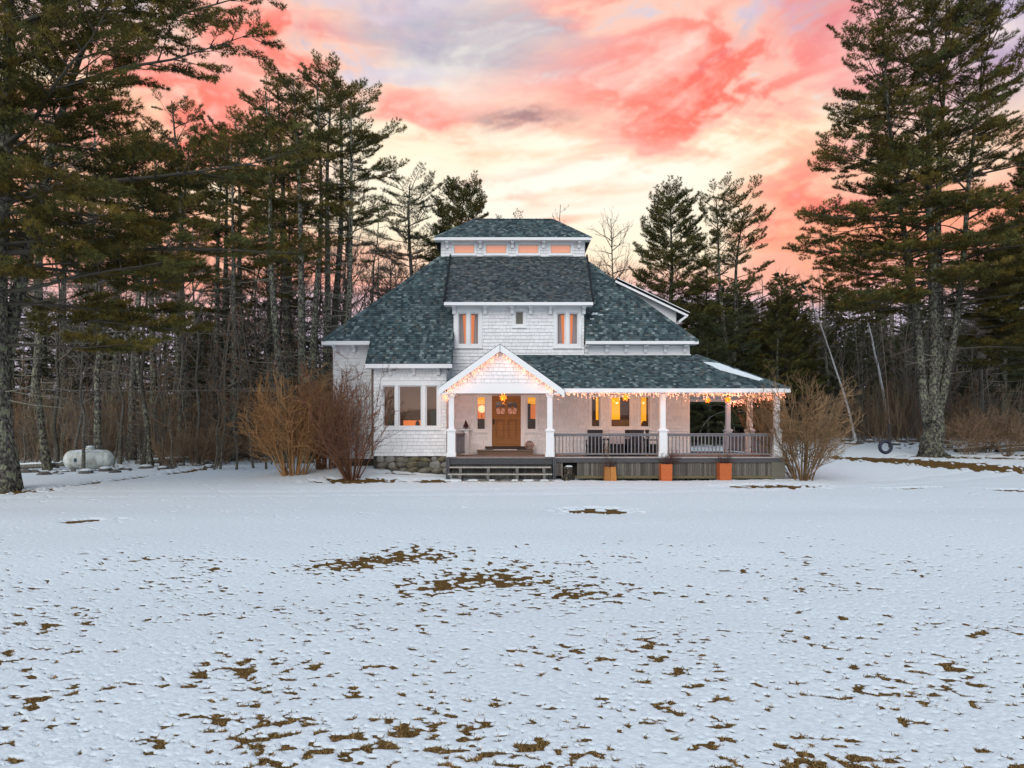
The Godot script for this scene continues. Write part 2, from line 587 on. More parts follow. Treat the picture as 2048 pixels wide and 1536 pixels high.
# ------------------------------------------------------------------ the sky
func sky_image() -> Image:
	var w := 3072
	var h := 1536
	var f := FastNoiseLite.new()
	f.seed = 5
	f.frequency = 0.9
	f.fractal_octaves = 6
	f.fractal_gain = 0.52
	var wisp := FastNoiseLite.new()
	wisp.seed = 23
	wisp.frequency = 1.0
	wisp.fractal_octaves = 7
	wisp.fractal_gain = 0.64
	var data := PackedFloat32Array()
	data.resize(w * h * 3)
	var low := lin(216, 206, 226)
	var salmon := lin(252, 180, 158)
	var cream := lin(255, 238, 206)
	var white := lin(255, 249, 234)
	var coral := lin(251, 108, 92)
	var pale := lin(255, 188, 172)
	var grey := lin(212, 202, 216)
	var zenith := lin(168, 194, 222)
	var mauve := lin(156, 122, 126)
	var magenta := lin(222, 80, 108)
	var violet := lin(150, 130, 190)
	var slate := lin(134, 132, 168)
	var away_low := lin(207, 208, 216)
	var away_high := lin(198, 212, 228)
	var peach := lin(255, 202, 168)
	var orange := lin(248, 148, 112)
	for j in h / 2 + 16:
		var el := 90.0 - (j + 0.5) * 180.0 / h
		var e := deg_to_rad(el)
		for i in w:
			var az := (i + 0.5) * 360.0 / w
			if az > 180.0:
				az -= 360.0
			var a := deg_to_rad(az)
			var dir := Vector3(sin(a) * cos(e), sin(e), -cos(a) * cos(e))
			var plane := Vector2(dir.x, dir.z) / (absf(dir.y) + 0.16)
			var n1 := f.get_noise_2d(plane.x * 0.8, plane.y * 1.1)
			var elw := el + n1 * 3.0
			var azw := az + n1 * 5.0
			var c: Color
			var far_side := ss(48.0, 115.0, absf(az))
			var rear := away_low.lerp(away_high, ss(4.0, 24.0, elw)).lerp(zenith, ss(30.0, 60.0, elw))
			if far_side < 1.0 and el < 62.0:
				var n3 := wisp.get_noise_2d(az * 0.05 + 9.0 + n1 * 0.4, el * 0.22)
				var streak := wisp.get_noise_2d(plane.x * 2.6 - plane.y * 1.7 + n1 * 0.45, plane.y * 0.7 + plane.x * 0.5 + n1 * 0.3)
				var n2 := wisp.get_noise_2d(plane.x * 1.6 + n1 * 0.5 + plane.y * 0.5, plane.y * 3.2 + n1 * 0.5)
				elw += n3 * 2.0
				# clear air from the horizon up, toward the sunset
				c = low.lerp(salmon, ss(7.5, 12.0, elw))
				c = c.lerp(cream, ss(11.5, 16.0, elw + 2.5 * ss(25.0, 0.0, absf(azw - 4.0)) - 3.0 * ss(14.0, 24.0, azw)))
				c = c.lerp(white, minf(1.0, 1.1 * exp(-pow((azw - 6.0) / 12.0, 2.0) - pow((elw - 19.0) / 3.8, 2.0))))
				c = c.lerp(grey, ss(21.5, 27.0, elw))
				c = c.lerp(zenith, ss(32.0, 55.0, elw))
				# clouds lit from below the horizon
				var side := ss(85.0, 40.0, absf(az)) * ss(48.0, 34.0, el)
				var r := 1.05 * exp(-pow((azw - 15.0) / 14.0, 2.0) - pow((elw - 25.5) / 5.4, 2.0))
				r = maxf(r, 0.7 * exp(-pow((azw - 7.0) / 8.0, 2.0) - pow((elw - 30.8) / 2.6, 2.0)))
				r = maxf(r, 1.0 * exp(-pow((azw + 17.5) / 7.5, 2.0) - pow((elw - 28.5) / 3.8, 2.0)))
				r = maxf(r, 0.72 * exp(-pow((azw + 8.0) / 9.0, 2.0) - pow((elw - 24.2) / 1.5, 2.0)))
				r = maxf(r, 0.9 * exp(-pow((azw + 28.0) / 10.0, 2.0) - pow((elw - 22.0) / 5.0, 2.0)))
				r = maxf(r, 0.7 * exp(-pow((azw - 24.0) / 7.0, 2.0) - pow((elw - 18.0) / 4.5, 2.0)))
				r = maxf(r, 0.62 * exp(-pow((azw - 1.0) / 4.5, 2.0) - pow((elw - 17.0) / 0.8, 2.0)))
				var k := clampf(r * (0.92 + 1.3 * n2 + 1.1 * streak) + 0.3 * n3 * ss(14.0, 22.0, el) * side, 0.0, 1.2)
				c = c.lerp(peach, ss(0.05, 0.35, k) * 0.7)
				c = c.lerp(pale, ss(0.2, 0.6, k) * 0.85)
				c = c.lerp(orange, 0.75 * side * ss(13.0, 22.0, absf(azw - 2.0)) * exp(-pow((elw - 16.0) / 5.0, 2.0)) * clampf(0.8 + 1.3 * n2, 0.0, 1.0))
				c = c.lerp(coral, ss(0.4, 1.0, k + 0.5 * streak + 0.25 * n2) * 0.95)
				c = c.lerp(magenta, 0.65 * side * clampf(1.0 + 1.4 * streak, 0.0, 1.2) * exp(-pow((azw - 25.0) / 5.0, 2.0) - pow((elw - 30.0) / 3.5, 2.0)))
				c = c.lerp(violet, 0.75 * side * exp(-pow((azw - 36.0) / 7.0, 2.0) - pow((elw - 26.0) / 5.0, 2.0)))
				var dusk := exp(-pow((az - 0.5 + 4.0 * n1) / 3.4, 2.0) - pow((el - 24.2 + 3.0 * n2 + 1.5 * streak) / 0.75, 2.0))
				c = c.lerp(pale, clampf(0.8 * exp(-pow((az - 1.0) / 7.0, 2.0) - pow((el - 24.0 + 3.0 * n2) / 1.1, 2.0)), 0.0, 0.8))
				c = c.lerp(mauve, clampf(dusk * (0.85 + 2.0 * streak + 1.2 * n2), 0.0, 0.85))
				c = c.lerp(pale, clampf(0.7 * exp(-pow((azw - 1.0) / 3.6, 2.0) - pow((elw - 20.3) / 0.5, 2.0)) * (1.0 + 1.5 * n2), 0.0, 1.0))
				c = c.lerp(slate, clampf(1.0 * side * exp(-pow((azw + 3.0) / 10.0, 2.0) - pow((elw - 30.0) / 2.6, 2.0)) * (0.3 + 2.4 * n2 + 1.2 * streak), 0.0, 0.9))
				c = c.lerp(white, clampf(0.7 * n2 + 0.75 * streak, 0.0, 0.6) * ss(13.0, 20.0, el) * side)
				c = c.lerp(slate, clampf(-0.8 * streak - 0.12, 0.0, 0.42) * ss(22.0, 27.0, el) * side)
				c = c.lerp(rear, far_side)
				c = c.lerp(rear, ss(55.0, 62.0, el))
			else:
				c = rear
			var at := (j * w + i) * 3
			data[at] = c.r
			data[at + 1] = c.g
			data[at + 2] = c.b
	return Image.create_from_data(w, h, false, Image.FORMAT_RGBF, data.to_byte_array())


# ------------------------------------------------------------------ the house
func course_plane(mb: MB, o: Vector3, u: Vector3, v: Vector3, n: Vector3, vmax: float, left: Callable, right: Callable, expo: float, widths: Vector2, thick: float, gap: float, color: Callable, holes: Array) -> void:
	var k := 0
	while k * expo < vmax - 0.01:
		var v0 := k * expo
		var v1 := minf(v0 + expo + 0.015, vmax)
		var vm := (v0 + v1) * 0.5
		k += 1
		var runs := [[minf(left.call(v0), left.call(v1)), maxf(right.call(v0), right.call(v1))]]
		for h in holes:
			if vm <= h.position.y or vm >= h.end.y:
				continue
			var next := []
			for r in runs:
				if h.end.x <= r[0] or h.position.x >= r[1]:
					next.append(r)
					continue
				if h.position.x > r[0]:
					next.append([r[0], h.position.x])
				if h.end.x < r[1]:
					next.append([h.end.x, r[1]])
			runs = next
		for r in runs:
			var x: float = r[0] - rng.randf() * widths.y
			while x < r[1]:
				var w := rng.randf_range(widths.x, widths.y)
				var a: float = maxf(x, r[0]) + gap * 0.5
				var b: float = minf(x + w, r[1]) - gap * 0.5
				x += w
				if b - a < 0.02:
					continue
				var a0 := clampf(a, left.call(v0), right.call(v0))
				var b0 := clampf(b, left.call(v0), right.call(v0))
				var a1 := clampf(a, left.call(v1), right.call(v1))
				var b1 := clampf(b, left.call(v1), right.call(v1))
				if b0 - a0 < 0.015 and b1 - a1 < 0.015:
					continue
				var col: Color = color.call()
				var tk := thick * rng.randf_range(0.75, 1.2)
				var drop := rng.randf_range(-0.006, 0.006) if gap > 0.0 else 0.0
				var p := o + u * a0 + v * (v0 + drop)
				var q := o + u * b0 + v * (v0 + drop)
				var p1 := o + u * a1 + v * v1 + n * 0.004
				var q1 := o + u * b1 + v * v1 + n * 0.004
				var pt := p + n * tk
				var qt := q + n * tk
				mb.quad(pt, qt, q1, p1, col)
				mb.quad(p, q, qt, pt, col)
				mb.tri(p, pt, p1, col)
				mb.tri(qt, q, q1, col)


func roof_color() -> Color:
	var r := rng.randf()
	var k := rng.randf_range(0.85, 1.18)
	if r < 0.08:
		return Color(0.2 * k, 0.24 * k, 0.237 * k)
	if r < 0.27:
		return Color(0.115 * k, 0.155 * k, 0.157 * k)
	if r < 0.52:
		return Color(0.04 * k, 0.057 * k, 0.064 * k)
	if r < 0.57:
		return Color(0.11 * k, 0.11 * k, 0.1 * k)
	return Color(0.07 * k, 0.1 * k, 0.106 * k)


func dormer_shaded_color() -> Color:  # browner shingles, with the slope's darker shading put into their colour
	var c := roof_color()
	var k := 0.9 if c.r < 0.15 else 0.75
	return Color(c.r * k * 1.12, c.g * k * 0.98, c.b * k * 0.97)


func paint_color() -> Color:
	var k := rng.randf_range(0.76, 0.86)
	return Color(k, k, k * 1.005)


func wall_with_holes(mb: MB, x0: float, x1: float, y0: float, y1: float, front: float, thick: float, holes: Array, col: Color) -> void:     # faces the camera side (+z); front is z
	var xs := [x0, x1]
	var ys := [y0, y1]
	for h in holes:
		for x in [h.position.x, h.end.x]:
			if x > x0 and x < x1:
				xs.append(x)
		for y in [h.position.y, h.end.y]:
			if y > y0 and y < y1:
				ys.append(y)
	xs.sort()
	ys.sort()
	for i in xs.size() - 1:
		for j in ys.size() - 1:
			if xs[i + 1] - xs[i] < 0.001 or ys[j + 1] - ys[j] < 0.001:
				continue
			var mid := Vector2((xs[i] + xs[i + 1]) * 0.5, (ys[j] + ys[j + 1]) * 0.5)
			var open := false
			for h in holes:
				open = open or h.has_point(mid)
			if not open:
				mb.span(Vector3(xs[i], ys[j], front - thick), Vector3(xs[i + 1], ys[j + 1], front), col)


func shingled_wall(called: String, x0: float, x1: float, y0: float, y1: float, front: float, holes: Array, parent: Node3D, expo := 0.145) -> Node3D:
	var mb := MB.new()
	wall_with_holes(mb, x0, x1, y0, y1, front, 0.14, holes, Color(0.48, 0.48, 0.485))
	var w := part(called, mb, M.white, parent)
	var sh := MB.new()
	var shifted := []
	for h in holes:
		shifted.append(Rect2(h.position - Vector2(x0, y0) - Vector2(0.02, 0.02), h.size + Vector2(0.04, 0.04)))
	course_plane(sh, Vector3(x0, y0, front), Vector3.RIGHT, Vector3.UP, Vector3.BACK, y1 - y0, func(_v): return 0.0, func(_v): return x1 - x0, expo, Vector2(0.1, 0.34), 0.034, 0.008, paint_color, shifted)
	part("shingle", sh, M.wall_shingle, w, "stuff")
	return w


func window(called: String, parent: Node3D, x0: float, x1: float, y0: float, y1: float, front: float, trim: float, look: String, pane_mat := "glass", sash := 0.045) -> Node3D:
	var g := group_part(called, parent)
	var mb := MB.new()
	var f := front + 0.045
	if trim > 0.0:
		mb.span(Vector3(x0 - trim, y1, front - 0.02), Vector3(x1 + trim, y1 + trim, f))
		mb.span(Vector3(x0 - trim, y0 - trim, front - 0.02), Vector3(x1 + trim, y0, f + 0.004))
		mb.span(Vector3(x0 - trim, y0, front - 0.02), Vector3(x0, y1, f - 0.002))
		mb.span(Vector3(x1, y0, front - 0.02), Vector3(x1 + trim, y1, f - 0.002))
		mb.span(Vector3(x0 - trim - 0.02, y0 - trim - 0.035, front - 0.02), Vector3(x1 + trim + 0.02, y0 - trim, f + 0.03))
		part("frame", mb, M.white, g)
	var s := MB.new()
	var b := front - 0.02
	s.span(Vector3(x0, y1 - sash, b - 0.05), Vector3(x1, y1, b))
	s.span(Vector3(x0, y0, b - 0.05), Vector3(x1, y0 + sash, b))
	s.span(Vector3(x0, y0 + sash, b - 0.05), Vector3(x0 + sash, y1 - sash, b - 0.001))
	s.span(Vector3(x1 - sash, y0 + sash, b - 0.05), Vector3(x1, y1 - sash, b - 0.001))
	part("sash", s, M.white, g)
	var p := MB.new()
	p.quad(Vector3(x0 + sash, y0 + sash, b - 0.03), Vector3(x1 - sash, y0 + sash, b - 0.03), Vector3(x1 - sash, y1 - sash, b - 0.03), Vector3(x0 + sash, y1 - sash, b - 0.03))
	part("pane", p, M[pane_mat], g)
	interior(g, x0, x1, y0, y1, front - 0.1, look)
	return g


func interior(g: Node3D, x0: float, x1: float, y0: float, y1: float, front: float, look: String) -> void:
	var w := x1 - x0
	var h := y1 - y0
	var back := front - 0.55
	var room := MB.new()
	var dim := Color(0.10, 0.055, 0.03)
	for s in [[Vector3(x0 - 0.02, y0 - 0.02, back), Vector3(x0, y1 + 0.02, front)], [Vector3(x1, y0 - 0.02, back), Vector3(x1 + 0.02, y1 + 0.02, front)], [Vector3(x0, y0 - 0.02, back), Vector3(x1, y0, front)], [Vector3(x0, y1, back), Vector3(x1, y1 + 0.02, front)], [Vector3(x0 - 0.02, y0 - 0.02, back - 0.03), Vector3(x1 + 0.02, y1 + 0.02, back)]]:
		room.span(s[0], s[1], dim)
	part("room_wall", room, M.plain, g)
	var lit := MB.new()
	var dark := MB.new()
	var z := back + 0.02
	match look:
		"curtain_left", "curtain_right":
			var left := look == "curtain_left"
			lit.span(Vector3(x0, y0, z), Vector3(x1, y1, z + 0.01))
			part("lit_window_wall", lit, M.lit_orange, g)
			var cu := MB.new()
			var a := x0 if left else x1
			var dirx := 1.0 if left else -1.0
			var prev_t := Vector3()
			var prev_b := Vector3()
			for i in 25:
				var u := i / 24.0
				var z1 := front - 0.1 + 0.02 * sin(u * 34.0)
				var top := Vector3(a + dirx * u * w * 0.5, y1, z1)
				var bot := Vector3(a + dirx * u * w * (0.72 if left else 0.66), y0, z1)
				if i > 0:
					cu.quad(prev_b, bot, top, prev_t, Color(0.5, 0.43, 0.43))
				prev_t = top
				prev_b = bot
			part("curtain", cu, M.cloth, g)
		"peach":
			lit.span(Vector3(x0, y0, front - 0.05), Vector3(x1, y1, front - 0.04))
			part("lit_window_shade", lit, M.lit_peach, g)
			dark.span(Vector3(x0, y0, front - 0.035), Vector3(x1, y0 + h * 0.16, front - 0.025), Color(0.3, 0.2, 0.16))
			part("shade_hem", dark, M.cloth, g)
		"grey":
			dark.span(Vector3(x0, y0, front - 0.05), Vector3(x1, y1, front - 0.04), Color(0.14, 0.15, 0.11))
			part("roller_shade", dark, M.cloth, g)
		"globe", "pink":
			lit.span(Vector3(x0, y0 + h * 0.78, z), Vector3(x1, y1, z + 0.01))
			part("lit_window_upper", lit, M.lit_amber, g)
			var l2 := MB.new()
			l2.span(Vector3(x0, y0 + h * 0.34, z), Vector3(x1, y0 + h * 0.77, z + 0.008))  # glowing panel painted in for the sky mirrored by the sidelights
			part("lit_window_wall", l2, M.lit_orange if look == "globe" else M.lit_orange, g)
			if look == "globe":
				var b := MB.new()
				b.ball(Vector3((x0 + x1) * 0.5 + 0.02, y0 + h * 0.63, front - 0.2), Vector3.ONE * 0.16, 10, 16)
				part("lamp_globe", b, M.lit_globe, g)
				var st := MB.new()
				st.tube([Vector3((x0 + x1) * 0.5 + 0.02, y0, front - 0.2), Vector3((x0 + x1) * 0.5 + 0.02, y0 + h * 0.53, front - 0.2)], [0.012, 0.012], 6, Color(0.03, 0.02, 0.02))
				part("lamp_stand", st, M.plain, g)
			else:
				dark.span(Vector3(x0, y0, front - 0.3), Vector3(x0 + w * 0.42, y0 + h * 0.8, front - 0.28), Color(0.07, 0.045, 0.035))
				part("door_edge", dark, M.plain, g)
		"kitchen_left":
			lit.span(Vector3(x1 - w * 0.28, y0 + 0.1, z), Vector3(x1, y1, z + 0.01))
			part("lit_window_wall", lit, M.lit_amber, g)
			dark.span(Vector3(x0, y0, front - 0.4), Vector3(x1, y0 + h * 0.24, front - 0.1), Color(0.16, 0.075, 0.03))
			part("counter", dark, M.plain, g)
		"kitchen":
			lit.span(Vector3(x0, y0 + h * 0.26, z), Vector3(x0 + w * 0.58, y1, z + 0.01))
			part("lit_window_wall", lit, M.lit_amber, g)
			dark.span(Vector3(x0, y0, front - 0.35), Vector3(x1, y0 + h * 0.25, front - 0.12), Color(0.22, 0.12, 0.035))
			part("counter", dark, M.plain, g)
			var d2 := MB.new()
			d2.span(Vector3(x0 + w * 0.58, y0 + h * 0.25, back + 0.001), Vector3(x1, y1, back + 0.12), Color(0.1, 0.06, 0.03))
			part("cupboard", d2, M.plain, g)
		"kitchen_right":
			lit.span(Vector3(x0 + w * 0.24, y0, z), Vector3(x1 - w * 0.06, y1, z + 0.01))
			part("lit_window_wall", lit, M.lit_amber, g)
			dark.ball(Vector3(x0 + w * 0.66, y0 - 0.02, front - 0.3), Vector3(w * 0.4, h * 0.24, 0.1), 8, 14, Color(0.16, 0.08, 0.03))
			part("armchair_back", dark, M.plain, g)
		"bay":
			lit.span(Vector3(x0 + w * 0.1, y0 + 0.02, z), Vector3(x1 - w * 0.1, y0 + h * 0.16, z + 0.01))
			part("lit_window_lower", lit, M.lit_orange, g)
			dark.ball(Vector3(x0 + w * 0.77, y0 + 0.1, front - 0.25), Vector3(0.09, 0.16, 0.06), 8, 10, Color(0.02, 0.018, 0.018))
			part("vase", dark, M.plain, g)
		"green":
			dark.span(Vector3(x0 + w * 0.3, y0, front - 0.25), Vector3(x1 - w * 0.06, y0 + h * 0.42, front - 0.2), Color(0.03, 0.07, 0.05))
			part("chair_back", dark, M.cloth, g)


func bracket_mesh() -> ArrayMesh:     # a scrolled corbel, 0.16 wide, its back at z 0 and its top at y 0
	var mb := MB.new()
	var prof := [Vector2(0, 0), Vector2(0, -0.3), Vector2(0.07, -0.3), Vector2(0.09, -0.24), Vector2(0.1, -0.17), Vector2(0.15, -0.12), Vector2(0.24, -0.09), Vector2(0.3, -0.07), Vector2(0.3, 0)]
	for i in prof.size():
		var p: Vector2 = prof[i]
		var q: Vector2 = prof[(i + 1) % prof.size()]
		mb.quad(Vector3(-0.07, q.y, q.x), Vector3(-0.07, p.y, p.x), Vector3(0.07, p.y, p.x), Vector3(0.07, q.y, q.x))
		if i > 0 and i < prof.size() - 1:
			for s in [-0.07, 0.07]:
				var a := Vector3(s, prof[0].y, prof[0].x)
				var b := Vector3(s, p.y, p.x)
				var d := Vector3(s, q.y, q.x)
				if s > 0:
					mb.tri(a, d, b)
				else:
					mb.tri(a, b, d)
	mb.span(Vector3(-0.085, -0.035, 0.0), Vector3(0.085, 0.002, 0.325))
	return mb.mesh(M.white)


func brackets(mesh: ArrayMesh, xs: Array, y: float, z: float, parent: Node3D, size := 1.0) -> void:
	for x in xs:
		var o := hang("bracket", mesh, parent)
		o.position = Vector3(x, y, z)
		o.scale = Vector3.ONE * size


func make_house() -> void:
	var origin := Vector3(-0.1, 0.0, -29.0)
	house = thing("house", "white shingled house with slate green hipped roofs, a cupola and a wraparound porch", "house", origin)
	var h := Node3D.new()
	h = house
	# all parts below are given in place; this shift brings them under the base of the house
	var shift := -origin
	var first := house.get_child_count()
	_house_roofs(h)
	_house_walls(h)
	_house_porch(h)
	for o in house.get_children():
		o.position += shift
	if first > 0:
		pass


func hip_caps(mb: MB, a: Vector3, b: Vector3, width := 0.15) -> void:
	var dirv := (b - a).normalized()
	var side := dirv.cross(Vector3.UP).normalized()
	var up := side.cross(dirv).normalized()
	var l := a.distance_to(b)
	var s := 0.0
	while s < l:
		var col := roof_color()
		var p := a + dirv * s + up * 0.045
		var q := a + dirv * minf(s + 0.24, l) + up * 0.03
		for k in [-1.0, 1.0]:
			var e: Vector3 = side * k * width - up * (width * 0.62)
			if k > 0.0:
				mb.quad(p, p + e, q + e, q, col)
			else:
				mb.quad(p + e, p, q, q + e, col)
		mb.tri(p - side * width - up * width * 0.62, p + side * width - up * width * 0.62, p, col)
		s += 0.2


func _house_roofs(h: Node3D) -> void:
	var k45 := 1.0 / sqrt(1.0 + 1.04 * 1.04)
	var up_s := Vector3(0, 1.04 * k45, -k45)            # up the front slope
	var n_s := Vector3(0, k45, 1.04 * k45)
	var ex0 := -7.84
	var ex1 := 7.68
	var ey := 5.62
	var zt := -32.9
	var run := 4.4
	var yt := ey + run * 1.04
	var len_s := run / k45
	# front plane, cut where the dormer stands, and the lower roof of the bay, which runs on in the same plane
	var mb := MB.new()
	var t := Vector3(0, -0.1, 0) - n_s * 0.02
	var le := Vector3(ex0, ey, -28.5)
	mb.slab([le, Vector3(-2.46, ey, -28.5), Vector3(-2.46, ey + 4.4 * 1.04, zt), Vector3(ex0 + run, yt, zt)], t, Color(0.05, 0.06, 0.065))
	var front := part("main_roof", mb, M.roof, h)
	mb = MB.new()
	mb.slab([Vector3(3.03, ey, -28.5), Vector3(ex1, ey, -28.5), Vector3(ex1 - run, yt, zt), Vector3(3.03, yt, zt)], t, Color(0.05, 0.06, 0.065))
	part("main_roof", mb, M.roof, h)
	var sh := MB.new()
	var dorm := [Rect2(-2.46 - ex0, -1.0, 5.49, 20.0)]
	course_plane(sh, le, Vector3.RIGHT, up_s, n_s, len_s, func(v): return v * k45, func(v): return ex1 - ex0 - v * k45, 0.142, Vector2(0.09, 0.17), 0.02, 0.0, roof_color, dorm)
	part("shingle", sh, M.roof, front, "stuff")
	# sides and back
	mb = MB.new()
	var zb := -44.0
	var e := [Vector3(ex0, ey, -28.5), Vector3(ex1, ey, -28.5), Vector3(ex1, ey, zb), Vector3(ex0, ey, zb)]
	var tt := [Vector3(ex0 + run, yt, zt), Vector3(ex1 - run, yt, zt), Vector3(ex1 - run, yt, zb + run), Vector3(ex0 + run, yt, zb + run)]
	for i in [1, 2, 3]:
		mb.slab([e[i], e[(i + 1) % 4], tt[(i + 1) % 4], tt[i]], Vector3(0, -0.11, 0), Color(0.05, 0.07, 0.075))
	var sides := part("side_roof", mb, M.roof, h)
	sh = MB.new()
	var kz := k45
	course_plane(sh, e[1], Vector3(0, 0, -1), Vector3(-kz, 1.04 * kz, 0), Vector3(1.04 * kz, kz, 0), len_s, func(v): return v * k45, func(v): return 15.5 - v * k45, 0.142, Vector2(0.09, 0.17), 0.02, 0.0, roof_color, [])
	course_plane(sh, e[3], Vector3(0, 0, 1), Vector3(kz, 1.04 * kz, 0), Vector3(-1.04 * kz, kz, 0), len_s, func(v): return v * k45, func(v): return 15.5 - v * k45, 0.142, Vector2(0.09, 0.17), 0.02, 0.0, roof_color, [])
	part("shingle", sh, M.roof, sides, "stuff")
	var hc := MB.new()
	hip_caps(hc, e[0] + n_s * 0.01, tt[0])
	hip_caps(hc, e[1] + n_s * 0.01, tt[1])
	part("hip_cap", hc, M.roof, front, "stuff")
	# bay roof
	mb = MB.new()
	var by := ey - 1.0 * 1.04
	var bo := Vector3(-5.84, by, -27.5)
	mb.slab([bo, Vector3(-2.38, by, -27.5), Vector3(-2.42, ey + 0.4, -28.5 - 0.4 / 1.04), Vector3(-5.84, ey + 0.2, -28.5 - 0.2 / 1.04)], -n_s * 0.1, Color(0.05, 0.06, 0.065))
	var bay := part("bay_roof", mb, M.roof, h)
	sh = MB.new()
	course_plane(sh, bo + n_s * 0.012, Vector3.RIGHT, up_s, n_s, 1.0 / k45 + 0.28, func(_v): return 0.0, func(_v): return 3.44, 0.142, Vector2(0.09, 0.17), 0.02, 0.0, roof_color, [])
	part("shingle", sh, M.roof, bay, "stuff")
	# dormer roof, slightly wider at its head
	var d0 := Vector3(-2.80, 7.22, -28.5)
	var d1 := Vector3(3.34, 7.22, -28.5)
	var d2 := Vector3(3.56, 10.2, -32.9)
	var d3 := Vector3(-2.92, 10.2, -32.9)
	mb = MB.new()
	mb.slab([d0, d1, d2, d3], Vector3(0, -0.12, 0), Color(0.045, 0.055, 0.06))
	var dr := part("dormer_roof", mb, M.roof, h)
	sh = MB.new()
	var dv := Vector3(0, 2.98, -4.4)
	var dl := dv.length()
	dv /= dl
	var dn := Vector3.RIGHT.cross(dv).normalized()
	course_plane(sh, d0, Vector3.RIGHT, dv, dn, dl, func(v): return -0.12 * v / dl, func(v): return 6.14 + 0.22 * v / dl, 0.142, Vector2(0.09, 0.17), 0.02, 0.0, dormer_shaded_color, [])
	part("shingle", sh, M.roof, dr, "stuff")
	var de := MB.new()
	for q in [[d0, d3, -1.0], [d1, d2, 1.0]]:
		var along: Vector3 = (q[1] - q[0]).normalized()
		de.box((q[0] + q[1]) * 0.5 + dn * 0.02, Vector3(0.07, 0.16, (q[1] - q[0]).length()), Color(0.022, 0.027, 0.03), Basis(dn.cross(along).normalized(), dn, -along).orthonormalized())
	part("drip_edge", de, M.roof, dr, "stuff")
	# cupola roof with a flat top
	var cy := 11.0
	var c := [Vector3(-3.66, cy, -32.5), Vector3(3.72, cy, -32.5), Vector3(3.72, cy, -39.9), Vector3(-3.66, cy, -39.9)]
	var ct := [Vector3(-1.84, 12.4, -34.32), Vector3(2.0, 12.4, -34.32), Vector3(2.0, 12.4, -38.1), Vector3(-1.84, 12.4, -38.1)]
	mb = MB.new()
	for i in 4:
		mb.slab([c[i], c[(i + 1) % 4], ct[(i + 1) % 4], ct[i]], Vector3(0, -0.09, 0), Color(0.05, 0.06, 0.065))
	mb.quad(ct[0], ct[1], ct[2], ct[3], Color(0.05, 0.06, 0.065))
	var cr := part("cupola_roof", mb, M.roof, h)
	sh = MB.new()
	var cv := Vector3(0, 1.4, -1.82)
	var cl := cv.length()
	cv /= cl
	course_plane(sh, c[0], Vector3.RIGHT, cv, Vector3.RIGHT.cross(cv), cl, func(v): return 1.82 * v / cl, func(v): return 7.38 - 1.72 * v / cl, 0.142, Vector2(0.09, 0.17), 0.02, 0.0, roof_color, [])
	part("shingle", sh, M.roof, cr, "stuff")
	hc = MB.new()
	hip_caps(hc, c[0], ct[0], 0.11)
	hip_caps(hc, c[1], ct[1], 0.11)
	hip_caps(hc, ct[0], ct[1], 0.11)
	part("hip_cap", hc, M.roof, cr, "stuff")
	# right dormer, seen edge on: cheek, roof and its white rake board
	mb = MB.new()
	var ra := Vector3(7.95, 7.2, -31.0)
	var rb := Vector3(4.7, 8.75, -31.0)
	var rn := Vector3(1.55, 3.25, 0).normalized()
	mb.slab([ra, ra + Vector3(0, 0, -10.4), rb + Vector3(0, 0, -10.4), rb], -rn * 0.1, Color(0.05, 0.06, 0.065))
	part("side_dormer_roof", mb, M.roof, h)
	mb = MB.new()
	mb.slab([Vector3(7.45, 6.0, -31.4), Vector3(7.45, 7.3, -31.4), Vector3(4.7, 8.6, -31.4), Vector3(4.7, 8.0, -31.4)], Vector3(0, 0, -0.1), Color(0.96, 0.96, 0.97))
	mb.slab([Vector3(4.6, 6.0, -31.42), Vector3(7.45, 6.0, -31.42), Vector3(7.45, 7.0, -31.42), Vector3(4.6, 8.4, -31.42)], Vector3(0, 0, -0.1), Color(0.96, 0.96, 0.97))
	mb.span(Vector3(7.35, 5.9, -41.0), Vector3(7.45, 7.2, -31.43), Color(0.96, 0.96, 0.97))
	part("side_dormer_wall", mb, M.white, h)
	mb = MB.new()
	mb.slab([ra + rn * 0.03, ra + rn * 0.03 + Vector3(0, 0, -0.1), rb + rn * 0.03 + Vector3(0, 0, -0.1), rb + rn * 0.03], -rn * 0.22, Color.WHITE)
	mb.slab([ra - rn * 0.19 + Vector3(0.0, 0, -0.02), Vector3(7.5, 6.75, -31.02), Vector3(7.5, 6.75, -31.35), ra - rn * 0.19 + Vector3(0, 0, -0.35)], Vector3(-0.02, 0.1, 0), Color(0.96, 0.96, 0.97))
	mb.slab([ra - rn * 0.17 + Vector3(-0.02, 0, -0.06), ra - rn * 0.17 + Vector3(-0.02, 0, -10.4), ra + rn * 0.02 + Vector3(-0.02, 0, -10.4), ra + rn * 0.02 + Vector3(-0.02, 0, -0.06)], Vector3(-0.05, 0, 0), Color(0.96, 0.96, 0.97))
	part("rake_board", mb, M.white, h)
	# eaves: fascia boards and soffits
	for f in [["main_fascia", ex0, -5.86, ey, -28.5, 0.16, -29.0], ["main_fascia", 3.03, ex1, ey, -28.5, 0.13, -29.0], ["bay_fascia", -5.84, -2.38, by, -27.5, 0.17, -27.9], ["dormer_fascia", -2.80, 3.34, 7.22, -28.5, 0.13, -29.0], ["cupola_fascia", -3.66, 3.72, cy, -32.5, 0.13, -32.9]]:
		var fm := MB.new()
		fm.span(Vector3(f[1], f[3] - f[5], f[4] - 0.02), Vector3(f[2], f[3] - 0.006, f[4] + 0.024))
		fm.span(Vector3(f[1] + 0.01, f[3] - f[5] + 0.004, f[6]), Vector3(f[2] - 0.01, f[3] - f[5] + 0.03, f[4] - 0.021))
		part(f[0], fm, M.white, h)
	var br := bracket_mesh()
	var by0 := ey - 0.14
